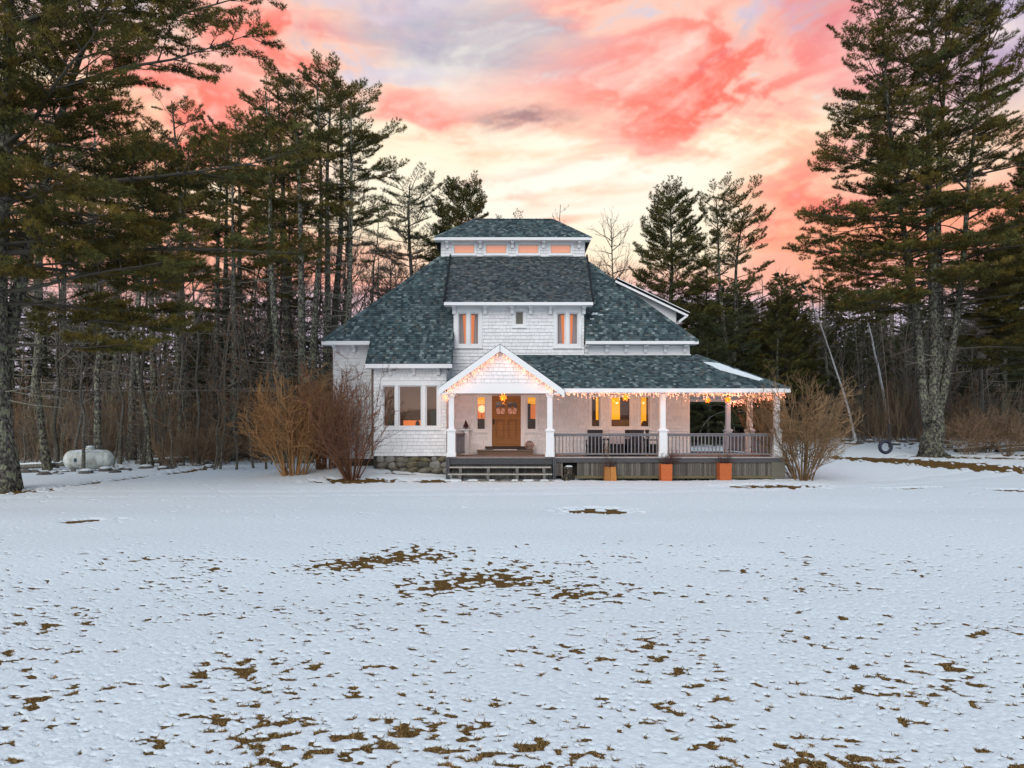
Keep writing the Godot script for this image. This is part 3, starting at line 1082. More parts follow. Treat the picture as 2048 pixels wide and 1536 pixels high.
	brackets(br, [3.12, 3.95, 4.76, 5.57, 6.4, 7.22], by0, -28.95, h)
	brackets(br, [-7.4, -6.6], by0, -28.95, h)
	brackets(br, [-2.42, -1.12, 0.0, 0.78, 1.6, 3.0], 7.09, -28.95, h)
	brackets(br, [-3.08, -1.5, 0.02, 1.5, 3.18], 10.86, -32.86, h, 0.95)
	brackets(br, [-4.9, -3.95, -2.95], by - 0.17, -27.86, h, 0.85)
	# snow lying on the lower right roof is its own thing


func _house_walls(h: Node3D) -> void:
	# ground floor and gable front, behind the porch
	var door := Rect2(-0.84, 1.27, 1.21, 2.1)
	var holes := [door, Rect2(-1.49, 1.95, 0.39, 1.45), Rect2(0.61, 1.95, 0.42, 1.45), Rect2(3.31, 2.06, 0.39, 1.32), Rect2(4.13, 2.06, 0.84, 1.32), Rect2(5.36, 2.06, 0.41, 1.32)]
	shingled_wall("front_wall", -2.64, 7.4, 0.86, 3.44, -29.0, holes, h, 0.13)
	shingled_wall("upper_wall", -2.64, 7.4, 3.44, 5.47, -29.0, [Rect2(3.05, 5.08, 4.4, 1.0)], h)
	var fr := MB.new()
	fr.span(Vector3(3.06, 5.12, -29.1), Vector3(7.44, 5.48, -28.965))
	fr.span(Vector3(3.02, 5.06, -29.1), Vector3(7.48, 5.12, -28.93))
	fr.span(Vector3(7.38, 0.86, -29.1), Vector3(7.44, 5.05, -28.96))
	part("frieze_board", fr, M.white, h)
	var lw := [Rect2(-8.0, 0.0, 0.0, 0.0)]
	shingled_wall("left_wall", -7.5, -5.55, 0.75, 5.5, -29.0, [], h)
	if lw:
		pass
	var st := MB.new()
	st.span(Vector3(-7.52, 0.75, -44.0 + 0.4), Vector3(-7.42, 5.5, -29.145), Color(0.96, 0.96, 0.97))
	st.span(Vector3(7.3, 0.75, -43.6), Vector3(7.44, 5.5, -29.145), Color(0.96, 0.96, 0.97))
	st.span(Vector3(-7.42, 0.75, -43.7), Vector3(7.3, 5.5, -43.6), Color(0.96, 0.96, 0.97))
	part("rear_wall", st, M.white, h)
	# dormer
	var dh := [Rect2(-2.26, 5.52, 0.37, 1.34), Rect2(-1.76, 5.52, 0.38, 1.34), Rect2(0.126, 6.35, 0.375, 0.59), Rect2(1.87, 5.52, 0.37, 1.34), Rect2(2.39, 5.52, 0.38, 1.34)]
	var dw := shingled_wall("dormer_wall", -2.45, 3.02, 5.47, 7.12, -29.0, dh, h)
	var dc := MB.new()
	for x in [-2.45, 2.92]:
		dc.slab([Vector3(x, 5.4, -29.145), Vector3(x, 7.1, -29.145), Vector3(x, 9.95, -32.88), Vector3(x, 9.0, -32.88)], Vector3(0.1, 0, 0), Color(0.96, 0.96, 0.97))
	dc.span(Vector3(-2.45, 6.98, -29.02), Vector3(3.02, 7.1, -28.975), Color(0.96, 0.96, 0.97))
	part("cheek_wall", dc, M.white, dw)
	window("window", h, -2.26, -1.89, 5.52, 6.86, -29.0, 0.0, "curtain_left", "glass_clear")
	window("window", h, -1.76, -1.38, 5.52, 6.86, -29.0, 0.0, "curtain_right", "glass_clear")
	window("window", h, 0.126, 0.5, 6.35, 6.94, -29.0, 0.1, "grey", "glass_clear")
	window("window", h, 1.87, 2.24, 5.52, 6.86, -29.0, 0.0, "curtain_left", "glass_clear")
	window("window", h, 2.39, 2.77, 5.52, 6.86, -29.0, 0.0, "curtain_right", "glass_clear")
	for x in [[-2.26, -1.38, -1.89, -1.76], [1.87, 2.77, 2.24, 2.39]]:
		var f := MB.new()
		f.span(Vector3(x[0] - 0.13, 6.86, -29.02), Vector3(x[1] + 0.13, 7.0, -28.95))
		f.span(Vector3(x[0] - 0.13, 5.4, -29.02), Vector3(x[1] + 0.13, 5.52, -28.945))
		f.span(Vector3(x[0] - 0.13, 5.52, -29.02), Vector3(x[0], 6.86, -28.952))
		f.span(Vector3(x[1], 5.52, -29.02), Vector3(x[1] + 0.13, 6.86, -28.952))
		f.span(Vector3(x[2], 5.52, -29.02), Vector3(x[3], 6.86, -28.952))
		f.span(Vector3(x[0] - 0.16, 5.36, -29.02), Vector3(x[1] + 0.16, 5.4, -28.91))
		part("window_casing", f, M.white, h)
	# cupola
	var ch := [Rect2(-2.76, 10.34, 0.98, 0.42), Rect2(-1.25, 10.34, 0.99, 0.42), Rect2(0.285, 10.34, 0.98, 0.42), Rect2(1.83, 10.34, 0.97, 0.42)]
	var cw := shingled_wall("cupola_wall", -3.36, 3.45, 10.05, 10.9, -32.9, ch, h)
	var cb := MB.new()
	cb.span(Vector3(-3.4, 9.9, -39.6), Vector3(-3.3, 10.9, -33.045), Color(0.96, 0.96, 0.97))
	cb.span(Vector3(3.39, 9.9, -39.6), Vector3(3.49, 10.9, -33.045), Color(0.96, 0.96, 0.97))
	cb.span(Vector3(-3.3, 9.9, -39.6), Vector3(3.39, 10.9, -39.5), Color(0.96, 0.96, 0.97))
	part("cheek_wall", cb, M.white, cw)
	for r in ch:
		window("window", h, r.position.x, r.end.x, r.position.y, r.end.y, -32.9, 0.075, "peach", "glass_clear", 0.03)
	# door and sidelights
	window("window", h, -1.49, -1.10, 1.95, 3.36, -29.0, 0.08, "globe", "glass")
	window("window", h, 0.61, 1.03, 1.95, 3.36, -29.0, 0.08, "pink", "glass")
	window("window", h, 3.31, 3.70, 2.06, 3.36, -29.0, 0.09, "kitchen_left", "glass_clear")
	window("window", h, 4.13, 4.97, 2.06, 3.36, -29.0, 0.09, "kitchen", "glass_clear")
	window("window", h, 5.36, 5.77, 2.06, 3.36, -29.0, 0.09, "kitchen_right", "glass_clear")
	_door(h)
	# bay with three lights over a fieldstone foot
	var bh := [Rect2(-5.2, 2.08, 0.5, 1.66), Rect2(-4.57, 2.08, 0.93, 1.66), Rect2(-3.48, 2.08, 0.48, 1.66)]
	var bw := shingled_wall("bay_wall", -5.62, -2.64, 0.9, 4.42, -27.9, bh, h)
	var bs := MB.new()
	bs.span(Vector3(-5.62, 0.9, -29.0), Vector3(-5.5, 4.42, -28.045), Color(0.96, 0.96, 0.97))
	part("cheek_wall", bs, M.white, bw)
	bs = MB.new()
	bs.span(Vector3(-2.76, 0.9, -29.0), Vector3(-2.64, 4.42, -28.045), Color(0.96, 0.96, 0.97))
	part("cheek_wall", bs, M.white, bw)
	var looks := ["green", "bay", "green"]
	for i in 3:
		window("window", h, bh[i].position.x, bh[i].end.x, 2.08, 3.74, -27.9, 0.0, looks[i], "glass_dark")
	var f := MB.new()
	f.span(Vector3(-5.34, 3.74, -27.92), Vector3(-2.86, 3.92, -27.845))
	f.span(Vector3(-5.34, 1.94, -27.92), Vector3(-2.86, 2.08, -27.84))
	for x in [[-5.34, -5.2], [-4.7, -4.57], [-3.64, -3.48], [-3.0, -2.86]]:
		f.span(Vector3(x[0], 2.08, -27.92), Vector3(x[1], 3.74, -27.85))
	part("window_casing", f, M.white, h)
	var post := MB.new()
	post.span(Vector3(-5.66, 0.9, -27.95), Vector3(-5.58, 4.4, -27.85), Color(0.16, 0.11, 0.09))
	part("downspout", post, M.plain, h)
	_foundation(h)


func _door(h: Node3D) -> void:
	var g := group_part("door", h)
	for x in [[-1.02, -0.84], [0.37, 0.53]]:
		var cs := MB.new()
		cs.span(Vector3(x[0], 1.2, -29.02), Vector3(x[1], 3.4, -28.95))
		part("casing", cs, M.white, g)
	var d := MB.new()
	var z := -29.06
	d.span(Vector3(-0.84, 1.28, z - 0.05), Vector3(-0.68, 3.4, z + 0.02))
	d.span(Vector3(0.21, 1.28, z - 0.05), Vector3(0.37, 3.4, z + 0.02))
	for y in [[1.28, 1.56], [2.38, 2.62], [3.12, 3.4]]:
		d.span(Vector3(-0.68, y[0], z - 0.05), Vector3(0.21, y[1], z + 0.018))
	d.span(Vector3(-0.31, 1.56, z - 0.05), Vector3(-0.17, 2.38, z + 0.017))
	d.span(Vector3(-0.29, 2.62, z - 0.05), Vector3(-0.18, 3.12, z + 0.017))
	part("door_frame", d, M.oak, g)
	for x in [[-0.68, -0.31], [-0.17, 0.21]]:
		var p := MB.new()
		p.span(Vector3(x[0], 1.56, z - 0.09), Vector3(x[1], 2.38, z - 0.045))
		p.span(Vector3(x[0] + 0.06, 1.64, z - 0.05), Vector3(x[1] - 0.06, 2.3, z - 0.012))
		part("panel", p, M.oak, g)
	for x in [[-0.68, -0.29], [-0.18, 0.21]]:
		var a := MB.new()
		var w: float = x[1] - x[0]
		a.quad(Vector3(x[0], 2.62, z - 0.03), Vector3(x[1], 2.62, z - 0.03), Vector3(x[1], 3.12, z - 0.03), Vector3(x[0], 3.12, z - 0.03))
		part("pane", a, M.glass, g)
		var lt := MB.new()
		lt.span(Vector3(x[0] + 0.02, 2.63, z - 0.2), Vector3(x[1] - 0.02, 2.9, z - 0.19))
		part("lit_window_wall", lt, M.lit_peach, g)
		var mu := MB.new()
		var mid := Vector3((x[0] + x[1]) * 0.5, 2.87, z)
		mu.box(mid, Vector3(0.03, 0.5, 0.03))
		mu.box(mid, Vector3(w, 0.03, 0.028))
		var ang := atan2(0.5, w)
		for s in [-1.0, 1.0]:
			mu.box(mid, Vector3(sqrt(w * w + 0.25), 0.026, 0.026), Color.WHITE, Basis(Vector3.BACK, ang * s))
		part("muntin", mu, M.oak, g)
	var k := MB.new()
	k.ball(Vector3(-0.77, 2.3, z + 0.06), Vector3.ONE * 0.04, 8, 10, Color(0.1, 0.07, 0.03))
	k.span(Vector3(-0.81, 2.18, z + 0.018), Vector3(-0.73, 2.42, z + 0.026), Color(0.05, 0.04, 0.03))
	part("handle", k, M.metal, g)
	var sill := MB.new()
	sill.span(Vector3(-1.12, 1.19, -29.0), Vector3(0.66, 1.27, -28.72), Color(0.06, 0.035, 0.025))
	part("sill", sill, M.wood_flat, g)


func _foundation(h: Node3D) -> void:
	var back := MB.new()
	back.span(Vector3(-5.6, -0.2, -28.6), Vector3(-2.66, 0.89, -27.98), Color(0.06, 0.052, 0.042))
	back.span(Vector3(-7.45, -0.2, -29.4), Vector3(-5.61, 0.74, -29.06), Color(0.06, 0.052, 0.042))
	back.span(Vector3(-7.4, -0.3, -43.5), Vector3(7.25, 0.74, -29.5), Color(0.06, 0.052, 0.042))
	var fd := part("foundation", back, M.stone, h)
	var kinds := []
	for i in 4:
		kinds.append(rock_mesh(100 + i, 7, 9, [Color(0.2, 0.18, 0.14), Color(0.12, 0.11, 0.085), Color(0.3, 0.28, 0.25), Color(0.19, 0.165, 0.1)][i]))
	var y := 0.32
	for row in 3:
		var x := -5.55 + rng.randf() * 0.1
		while x < -2.75:
			var w := rng.randf_range(0.22, 0.56)
			var o := hang("stone", kinds[rng.randi() % 4], fd)
			var hh := rng.randf_range(0.2, 0.33)
			o.position = Vector3(x + w * 0.5, y + row * 0.22 + rng.randf_range(-0.03, 0.03), -27.98)
			o.scale = Vector3(w * 0.55, hh * 0.55, 0.14)
			o.rotation = Vector3(0, 0, rng.randf_range(-0.3, 0.3))
			x += w


func rock_mesh(seed_: int, rings: int, sides: int, tone := Color(0.2, 0.18, 0.15)) -> ArrayMesh:
	var f := FastNoiseLite.new()
	f.seed = seed_
	f.frequency = 0.9
	var mb := MB.new()
	var p := []
	for j in rings + 1:
		var a := PI * j / rings
		for i in sides + 1:
			var t := TAU * (i % sides) / sides
			var d := Vector3(sin(a) * cos(t), cos(a), sin(a) * sin(t))
			p.append(d * (1.0 + 0.35 * f.get_noise_3dv(d * 1.4)))
	for j in rings:
		for i in sides:
			var a := j * (sides + 1) + i
			var b := a + sides + 1
			var k := 1.0 + 0.5 * f.get_noise_3dv(p[a] * 3.0)
			mb.quad(p[b], p[b + 1], p[a + 1], p[a], shade(tone, k))
	return mb.mesh(M.stone)


func _house_porch(h: Node3D) -> void:
	var dark_wood := Color(0.15, 0.14, 0.14)
	# deck of boards, its frame and skirt
	var deck := MB.new()
	deck.span(Vector3(-2.5, DECK - 0.06, -29.0), Vector3(10.42, DECK - 0.03, -26.46), Color(0.1, 0.08, 0.07))
	deck.span(Vector3(7.45, DECK - 0.06, -33.0), Vector3(10.42, DECK - 0.03, -29.0), Color(0.1, 0.08, 0.07))
	var dk := part("porch_deck", deck, M.wood_flat, h)
	var z := -26.42
	while z > -33.0:
		var b := MB.new()
		var k := rng.randf_range(0.8, 1.2)
		b.span(Vector3(-2.52 if z > -29.0 else 7.46, DECK - 0.028, z - 0.128), Vector3(10.46, DECK, z), Color(0.2 * k, 0.14 * k, 0.115 * k))
		part("plank", b, M.wood_flat, dk)
		z -= 0.136
	var edge := MB.new()
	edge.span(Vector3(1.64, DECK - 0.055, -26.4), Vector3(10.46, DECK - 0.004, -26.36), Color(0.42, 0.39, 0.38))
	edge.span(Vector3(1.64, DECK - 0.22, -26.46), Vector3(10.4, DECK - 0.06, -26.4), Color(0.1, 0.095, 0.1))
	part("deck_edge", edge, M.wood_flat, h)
	var rail_b := MB.new()
	rail_b.span(Vector3(1.9, 0.1, -26.47), Vector3(10.3, 0.2, -26.41), Color(0.19, 0.16, 0.085))
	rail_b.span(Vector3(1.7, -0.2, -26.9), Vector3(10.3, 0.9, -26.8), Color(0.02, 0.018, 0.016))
	rail_b.span(Vector3(10.3, -0.2, -32.9), Vector3(10.36, 0.88, -26.5), Color(0.14, 0.13, 0.12))
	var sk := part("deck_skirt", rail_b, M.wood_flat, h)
	var x := 1.68
	while x < 10.28:
		if not (x > 1.95 and x < 2.45):
			var b := MB.new()
			var k := rng.randf_range(0.32, 0.9)
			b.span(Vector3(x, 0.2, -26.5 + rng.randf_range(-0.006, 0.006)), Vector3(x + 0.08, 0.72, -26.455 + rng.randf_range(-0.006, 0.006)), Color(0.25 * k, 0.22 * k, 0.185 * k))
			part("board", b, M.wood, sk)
		x += 0.09
	var gate := MB.new()
	gate.span(Vector3(9.9, 0.02, -26.44), Vector3(10.42, 0.72, -26.4), Color(0.17, 0.16, 0.12))
	part("corner_board", gate, M.wood, h)
	# steps
	var s := group_part("porch_steps", h)
	var wall := MB.new()
	wall.span(Vector3(-2.3, -0.1, -26.52), Vector3(1.5, 0.86, -26.5), Color(0.05, 0.046, 0.044))
	part("riser_wall", wall, M.wood, s)
	var head := MB.new()
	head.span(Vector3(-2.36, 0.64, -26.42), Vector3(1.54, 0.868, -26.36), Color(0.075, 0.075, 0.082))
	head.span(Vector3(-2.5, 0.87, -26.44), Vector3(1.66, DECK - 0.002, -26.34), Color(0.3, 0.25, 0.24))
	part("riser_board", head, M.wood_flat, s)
	x = -2.3
	while x < 1.46:
		var b := MB.new()
		var k := rng.randf_range(0.6, 1.3)
		b.span(Vector3(x, 0.0, -26.49), Vector3(x + 0.125, 0.63, -26.465 + rng.randf_range(0, 0.008)), Color(0.15 * k, 0.145 * k, 0.135 * k))
		part("board", b, M.wood, s)
		x += 0.137
	for xx in [[-2.52, -2.37], [1.55, 1.68]]:
		for i in 2:
			var b := MB.new()
			var w: float = (xx[1] - xx[0]) * 0.5
			b.span(Vector3(xx[0] + w * i + 0.004, -0.1, -26.4), Vector3(xx[0] + w * (i + 1) - 0.004, 0.866, -26.3 + 0.004 * i), Color(0.1, 0.1, 0.108))
			part("end_board", b, M.wood, s)
	var tr := [[0.56, -26.08, -2.36, 1.46], [0.315, -25.8, -2.4, 1.5], [0.06, -25.5, -2.46, 1.56]]
	for i in 3:
		for j in 2:
			var b := MB.new()
			b.span(Vector3(tr[i][2], tr[i][0] - 0.045, tr[i][1] - 0.15 - 0.155 * j), Vector3(tr[i][3], tr[i][0], tr[i][1] - 0.155 * j), Color(0.46, 0.43, 0.38) if j == 0 else Color(0.34, 0.32, 0.28))
			part("tread", b, M.wood_flat, s)
	for xx in [-2.0, -0.95, 0.14, 1.15]:
		var b := MB.new()
		b.span(Vector3(xx, 0.33, -26.36), Vector3(xx + 0.11, 0.512, -26.09), Color(0.2, 0.19, 0.18))
		b.span(Vector3(xx, 0.08, -26.36), Vector3(xx + 0.11, 0.268, -25.82), Color(0.2, 0.19, 0.18))
		b.span(Vector3(xx, -0.2, -26.3), Vector3(xx + 0.11, 0.013, -25.54), Color(0.24, 0.2, 0.16))
		part("stringer", b, M.wood, s)
	var stp := MB.new()
	stp.span(Vector3(-1.42, DECK, -29.0), Vector3(0.86, 1.09, -28.42), Color(0.2, 0.135, 0.1))
	stp.span(Vector3(-1.46, 1.09, -29.0), Vector3(0.9, 1.13, -28.38), Color(0.24, 0.17, 0.13))
	part("door_step", stp, M.wood_flat, h)
	# posts
	for q in [[-2.31, -26.42], [1.44, -26.42], [5.79, -26.62], [10.17, -26.62], [10.17, -29.6], [10.17, -32.6]]:
		var p := group_part("porch_post", h)
		var a := MB.new()
		var px: float = q[0]
		var pz: float = q[1]
		a.span(Vector3(px - 0.15, DECK + 0.16, pz - 0.15), Vector3(px + 0.15, 1.9, pz + 0.15))
		a.span(Vector3(px - 0.175, DECK, pz - 0.175), Vector3(px + 0.175, DECK + 0.16, pz + 0.175))
		part("pedestal", a, M.white, p)
		a = MB.new()
		a.span(Vector3(px - 0.185, 1.9, pz - 0.185), Vector3(px + 0.185, 1.96, pz + 0.185))
		a.span(Vector3(px - 0.15, 1.96, pz - 0.15), Vector3(px + 0.15, 2.0, pz + 0.15))
		part("cap_moulding", a, M.white, p)
		a = MB.new()
		a.span(Vector3(px - 0.1, 2.0, pz - 0.1), Vector3(px + 0.1, 3.22, pz + 0.1))
		part("shaft", a, M.white, p)
		a = MB.new()
		a.span(Vector3(px - 0.125, 3.2, pz - 0.125), Vector3(px + 0.125, 3.27, pz + 0.125))
		a.span(Vector3(px - 0.16, 3.27, pz - 0.16), Vector3(px + 0.16, 3.35, pz + 0.16))
		part("capital", a, M.white, p)
	# railings
	_railing(h, Vector3(1.6, 0, -26.6), Vector3(5.63, 0, -26.6), 29)
	_railing(h, Vector3(5.95, 0, -26.6), Vector3(10.02, 0, -26.6), 29)
	_railing(h, Vector3(10.17, 0, -26.8), Vector3(10.17, 0, -29.44), 19)
	_railing(h, Vector3(10.17, 0, -29.76), Vector3(10.17, 0, -32.44), 19)
	_railing(h, Vector3(-2.14, 0, -26.6), Vector3(-1.98, 0, -28.7), 17)
	var pl := MB.new()
	pl.span(Vector3(-1.98, DECK, -28.9), Vector3(-1.8, 1.94, -28.7))
	pl.span(Vector3(-2.14, 1.94, -28.96), Vector3(-1.74, 1.985, -28.62))
	part("railing_post", pl, M.white, h)
	# porch roof, its beams and ceiling
	var ey := 3.53
	var kk := sqrt(1.0 + 0.56 * 0.56)
	var pv := Vector3(0, 0.56, -1) / kk
	var pn := Vector3(0, 1, 0.56) / kk
	var o := Vector3(1.9, ey, -26.2)
	var mb := MB.new()
	mb.slab([o, Vector3(10.52, ey, -26.2), Vector3(7.72, 5.1, -29.0), Vector3(-0.34, 5.1, -29.0)], -pn * 0.08, Color(0.05, 0.06, 0.065))
	mb.slab([Vector3(10.52, ey, -26.2), Vector3(10.52, ey, -33.2), Vector3(7.72, 5.1, -33.2), Vector3(7.72, 5.1, -29.0)], Vector3(-0.05, -0.08, 0), Color(0.05, 0.06, 0.065))
	mb.tri(Vector3(10.52, ey, -33.2), Vector3(7.45, ey, -33.2), Vector3(7.72, 5.1, -33.2), Color(0.96, 0.96, 0.97))
	var pr := part("porch_roof", mb, M.roof, h)
	var sh := MB.new()
	course_plane(sh, o, Vector3.RIGHT, pv, pn, 2.8 * kk, func(v): return -2.24 * v / (2.8 * kk), func(v): return 8.62 - 2.8 * v / (2.8 * kk), 0.142, Vector2(0.09, 0.17), 0.02, 0.0, roof_color, [])
	course_plane(sh, Vector3(10.52, ey, -26.2), Vector3(0, 0, -1), Vector3(-1, 0.56, 0) / kk, Vector3(0.56, 1, 0) / kk, 2.8 * kk, func(v): return v / kk, func(_v): return 7.0, 0.142, Vector2(0.09, 0.17), 0.02, 0.0, roof_color, [])
	part("shingle", sh, M.roof, pr, "stuff")
	var hc := MB.new()
	hip_caps(hc, Vector3(10.52, ey, -26.2), Vector3(7.72, 5.1, -29.0), 0.12)
	part("hip_cap", hc, M.roof, pr, "stuff")
	var fa := MB.new()
	fa.span(Vector3(1.8, 3.37, -26.22), Vector3(10.54, ey - 0.008, -26.17))
	fa.span(Vector3(10.5, 3.37, -33.2), Vector3(10.545, ey - 0.008, -26.222))
	part("porch_fascia", fa, M.white, h)
	var ce := MB.new()
	ce.span(Vector3(-2.5, 3.41, -29.0), Vector3(10.5, 3.44, -26.25), Color(0.96, 0.96, 0.97))
	ce.span(Vector3(7.45, 3.41, -33.2), Vector3(10.5, 3.44, -29.0), Color(0.96, 0.96, 0.97))
	part("porch_ceiling", ce, M.white, h)
	var be := MB.new()
	be.span(Vector3(1.6, 3.35, -26.7), Vector3(10.27, 3.412, -26.5))
	be.span(Vector3(10.07, 3.3, -32.7), Vector3(10.27, 3.409, -26.705))
	be.span(Vector3(7.45, 3.28, -32.72), Vector3(10.065, 3.408, -32.52))
	be.span(Vector3(-2.4, 3.35, -28.95), Vector3(-2.22, 3.408, -26.5))
	part("porch_beam", be, M.white, h)
	_gable(h)


func _railing(h: Node3D, a: Vector3, b: Vector3, count: int) -> void:
	var g := group_part("porch_railing", h)
	var dirv := (b - a).normalized()
	var turn := Basis(Vector3.UP, atan2(-dirv.z, dirv.x))
	var l := a.distance_to(b)
	var mid := (a + b) * 0.5
	for r in [["top_rail", 1.8, 0.045, 0.1], ["bottom_rail", 1.03, 0.06, 0.06]]:
		var m := MB.new()
		m.box(mid + Vector3(0, r[1], 0), Vector3(l, r[2], r[3]), Color(0.24, 0.225, 0.235), turn)
		if r[0] == "top_rail":
			m.box(mid + Vector3(0, 1.74, 0), Vector3(l, 0.065, 0.035), Color(0.2, 0.19, 0.2), turn)
		part(r[0], m, M.wood_flat, g)
	for i in count:
		var m := MB.new()
		var k := rng.randf_range(0.75, 1.25)
		m.box(a + dirv * (l * (i + 0.5) / count) + Vector3(0, 1.4, 0), Vector3(0.036, 0.7, 0.036), Color(0.24 * k, 0.225 * k, 0.24 * k), turn)
		part("baluster", m, M.wood, g)


func _gable(h: Node3D) -> void:
	var ap := Vector3(-0.45, 5.2, -26.0)
	var l := Vector3(-2.78, 3.53, -26.0)
	var r := Vector3(1.98, 3.46, -26.0)
	var back := Vector3(0, 0, -3.05)
	var mb := MB.new()
	mb.slab([l, ap, ap + back, l + back], Vector3(0, -0.08, 0), Color(0.045, 0.055, 0.06))
	mb.slab([ap, r, r + back, ap + back], Vector3(0, -0.08, 0), Color(0.045, 0.055, 0.06))
	# flip check: outlines are seen from above
	part("gable_roof", mb, M.roof, h)
	var ra := MB.new()
	for e in [l, r]:
		var dirv: Vector3 = (ap - e).normalized()
		var up := Vector3(-dirv.y, dirv.x, 0) * (1.0 if e.x < 0.0 else -1.0)
		up = up if up.y > 0 else -up
		var p: Vector3 = e - up * 0.02 + Vector3(0, 0, 0.03)
		var q := ap - up * 0.02 + Vector3(0, 0, 0.03)
		var low := Vector3(0, -0.26, 0)
		if e.x < 0.0:
			ra.slab([p + low, q + low, q, p], Vector3(0, 0, -0.06))
		else:
			ra.slab([q + low, p + low, p, q], Vector3(0, 0, -0.06))
		var p2 := p + Vector3(0, -0.05, -0.1)
		var q2 := q + Vector3(0, -0.05, -0.1)
		if e.x < 0.0:
			ra.slab([p2, q2, q2 + Vector3(0, 0, -0.3), p2 + Vector3(0, 0, -0.3)], Vector3(0, -0.03, 0))
		else:
			ra.slab([q2, p2, p2 + Vector3(0, 0, -0.3), q2 + Vector3(0, 0, -0.3)], Vector3(0, -0.03, 0))
	ra.span(Vector3(-2.7, 3.3, -26.3), Vector3(-2.4, 3.36, -26.0))
	ra.span(Vector3(1.6, 3.3, -26.3), Vector3(1.9, 3.36, -26.0))
	part("rake_board", ra, M.white, h)
	# gable wall: shingles over an arched beam
	var ty := Vector3(-0.45, 5.0, -26.24)
	var wl := MB.new()
	wl.slab([Vector3(-2.5, 3.6, -26.24), Vector3(1.62, 3.6, -26.24), Vector3(-0.45, 5.05, -26.24)], Vector3(0, 0, -0.06), Color(0.48, 0.48, 0.485))
	var gw := part("gable_wall", wl, M.white, h)
	var sh := MB.new()
	course_plane(sh, Vector3(-2.5, 3.6, -26.24), Vector3.RIGHT, Vector3.UP, Vector3.BACK, 1.45, func(v): return v * 2.05 / 1.45, func(v): return 4.12 - v * 2.07 / 1.45, 0.145, Vector2(0.14, 0.36), 0.034, 0.008, paint_color, [])
	part("shingle", sh, M.wall_shingle, gw, "stuff")
	if ty:
		pass
	var be := MB.new()
	var prev := 0.0
	for i in 25:
		var u := i / 24.0
		var x := lerpf(-2.42, 1.56, u)
		var y := 3.6 + 0.12 * sin(PI * u)
		if i > 0:
			var x0 := lerpf(-2.42, 1.56, (i - 1) / 24.0)
			be.slab([Vector3(x0, 3.34, -26.2), Vector3(x, 3.34, -26.2), Vector3(x, y, -26.2), Vector3(x0, prev, -26.2)], Vector3(0, 0, -0.16))
		prev = y
	be.span(Vector3(-2.46, 3.35, -26.55), Vector3(-2.16, 3.408, -26.37))
	be.span(Vector3(1.3, 3.35, -26.55), Vector3(1.59, 3.408, -26.37))
	part("arched_beam", be, M.white, h)


# ------------------------------------------------------------------ trees and bushes
func at_px(px: float, d: float) -> Vector3:      # a spot on the ground, from its column in the photograph and its distance
	var x := (px - 1024.0) / LENS * d
	return Vector3(x, ground_y(x, d), -d)


func rand_dir() -> Vector3:
	var z := rng.randf_range(-1, 1)
	var a := rng.randf() * TAU
	var r := sqrt(1.0 - z * z)
	return Vector3(r * cos(a), z, r * sin(a))


func bough_mesh(length: float, needle: float, tufts: int, per: int, base: Color, flat: float, wide: float) -> ArrayMesh:
	var mb := MB.new()
	var bark := Color(0.06, 0.045, 0.03)
	var spots := []
	mb.tube([Vector3.ZERO, Vector3(length * 0.5, 0.02, 0), Vector3(length, 0.06, 0)], [0.012, 0.008, 0.004], 3, bark)
	spots.append([Vector3(length, 0.06, 0), Vector3(1, 0.25, 0)])
	for i in tufts:
		var t := 0.18 + 0.8 * (i + rng.randf() * 0.7) / tufts
		var s := -1.0 if i % 2 else 1.0
		var l := length * wide * (1.1 - 0.75 * t) * rng.randf_range(0.6, 1.1)
		var dirv := Vector3(0.75, rng.randf_range(-0.1, 0.3) * flat, s * rng.randf_range(0.5, 1.0)).normalized()
		var p := Vector3(length * t, 0.04 * t, 0)
		var q := p + dirv * l + Vector3(0, 0.03, 0)
		mb.tube([p, q], [0.006, 0.003], 3, bark)
		spots.append([q, dirv + Vector3(0, 0.25, 0)])
		spots.append([p.lerp(q, 0.55), dirv + Vector3(0, 0.2, 0)])
		if l > 0.3:
			spots.append([p.lerp(q, 0.28), dirv + Vector3(0, 0.1, 0)])
	for s in spots:
		var k := rng.randf_range(0.65, 1.35)
		for j in per:
			var dirv: Vector3 = (s[1] * 0.75 + rand_dir() * 0.95).normalized()
			var p: Vector3 = s[0] + rand_dir() * 0.025
			var q := p + dirv * needle * rng.randf_range(0.7, 1.15)
			var w := dirv.cross(rand_dir()).normalized() * needle * 0.062
			var kk := k * rng.randf_range(0.75, 1.25)
			mb.tri(p - w, p + w, q, Color(base.r * kk, base.g * kk, base.b * kk))
	return mb.mesh(M.needle)


var boughs := {}


func make_boughs() -> void:
	boughs.pine = []
	boughs.spruce = []
	for i in 3:
		boughs.pine.append(bough_mesh(0.95, 0.15, 10, 15, Color(0.125, 0.11, 0.034), 1.0, 0.45))
		boughs.spruce.append(bough_mesh(0.9, 0.085, 13, 12, Color(0.068, 0.074, 0.032), 0.4, 0.4))


func smooth(pts: Array, k: int) -> Array:
	var r := []
	for i in pts.size() - 1:
		var a: Vector3 = pts[maxi(i - 1, 0)]
		var d: Vector3 = pts[mini(i + 2, pts.size() - 1)]
		for j in k:
			r.append((pts[i] as Vector3).cubic_interpolate(pts[i + 1], a, d, float(j) / k))
	r.append(pts[pts.size() - 1])
	return r


func smooth_f(x: Array, k: int) -> Array:
	var r := []
	for i in x.size() - 1:
		for j in k:
			r.append(lerpf(x[i], x[i + 1], float(j) / k) * rng.randf_range(0.95, 1.05))
	r.append(x[x.size() - 1])
	return r


func path_point(pts: Array, t: float) -> Vector3:
	var f := clampf(t, 0.0, 1.0) * (pts.size() - 1)
	var i := mini(int(f), pts.size() - 2)
	return pts[i].lerp(pts[i + 1], f - i)


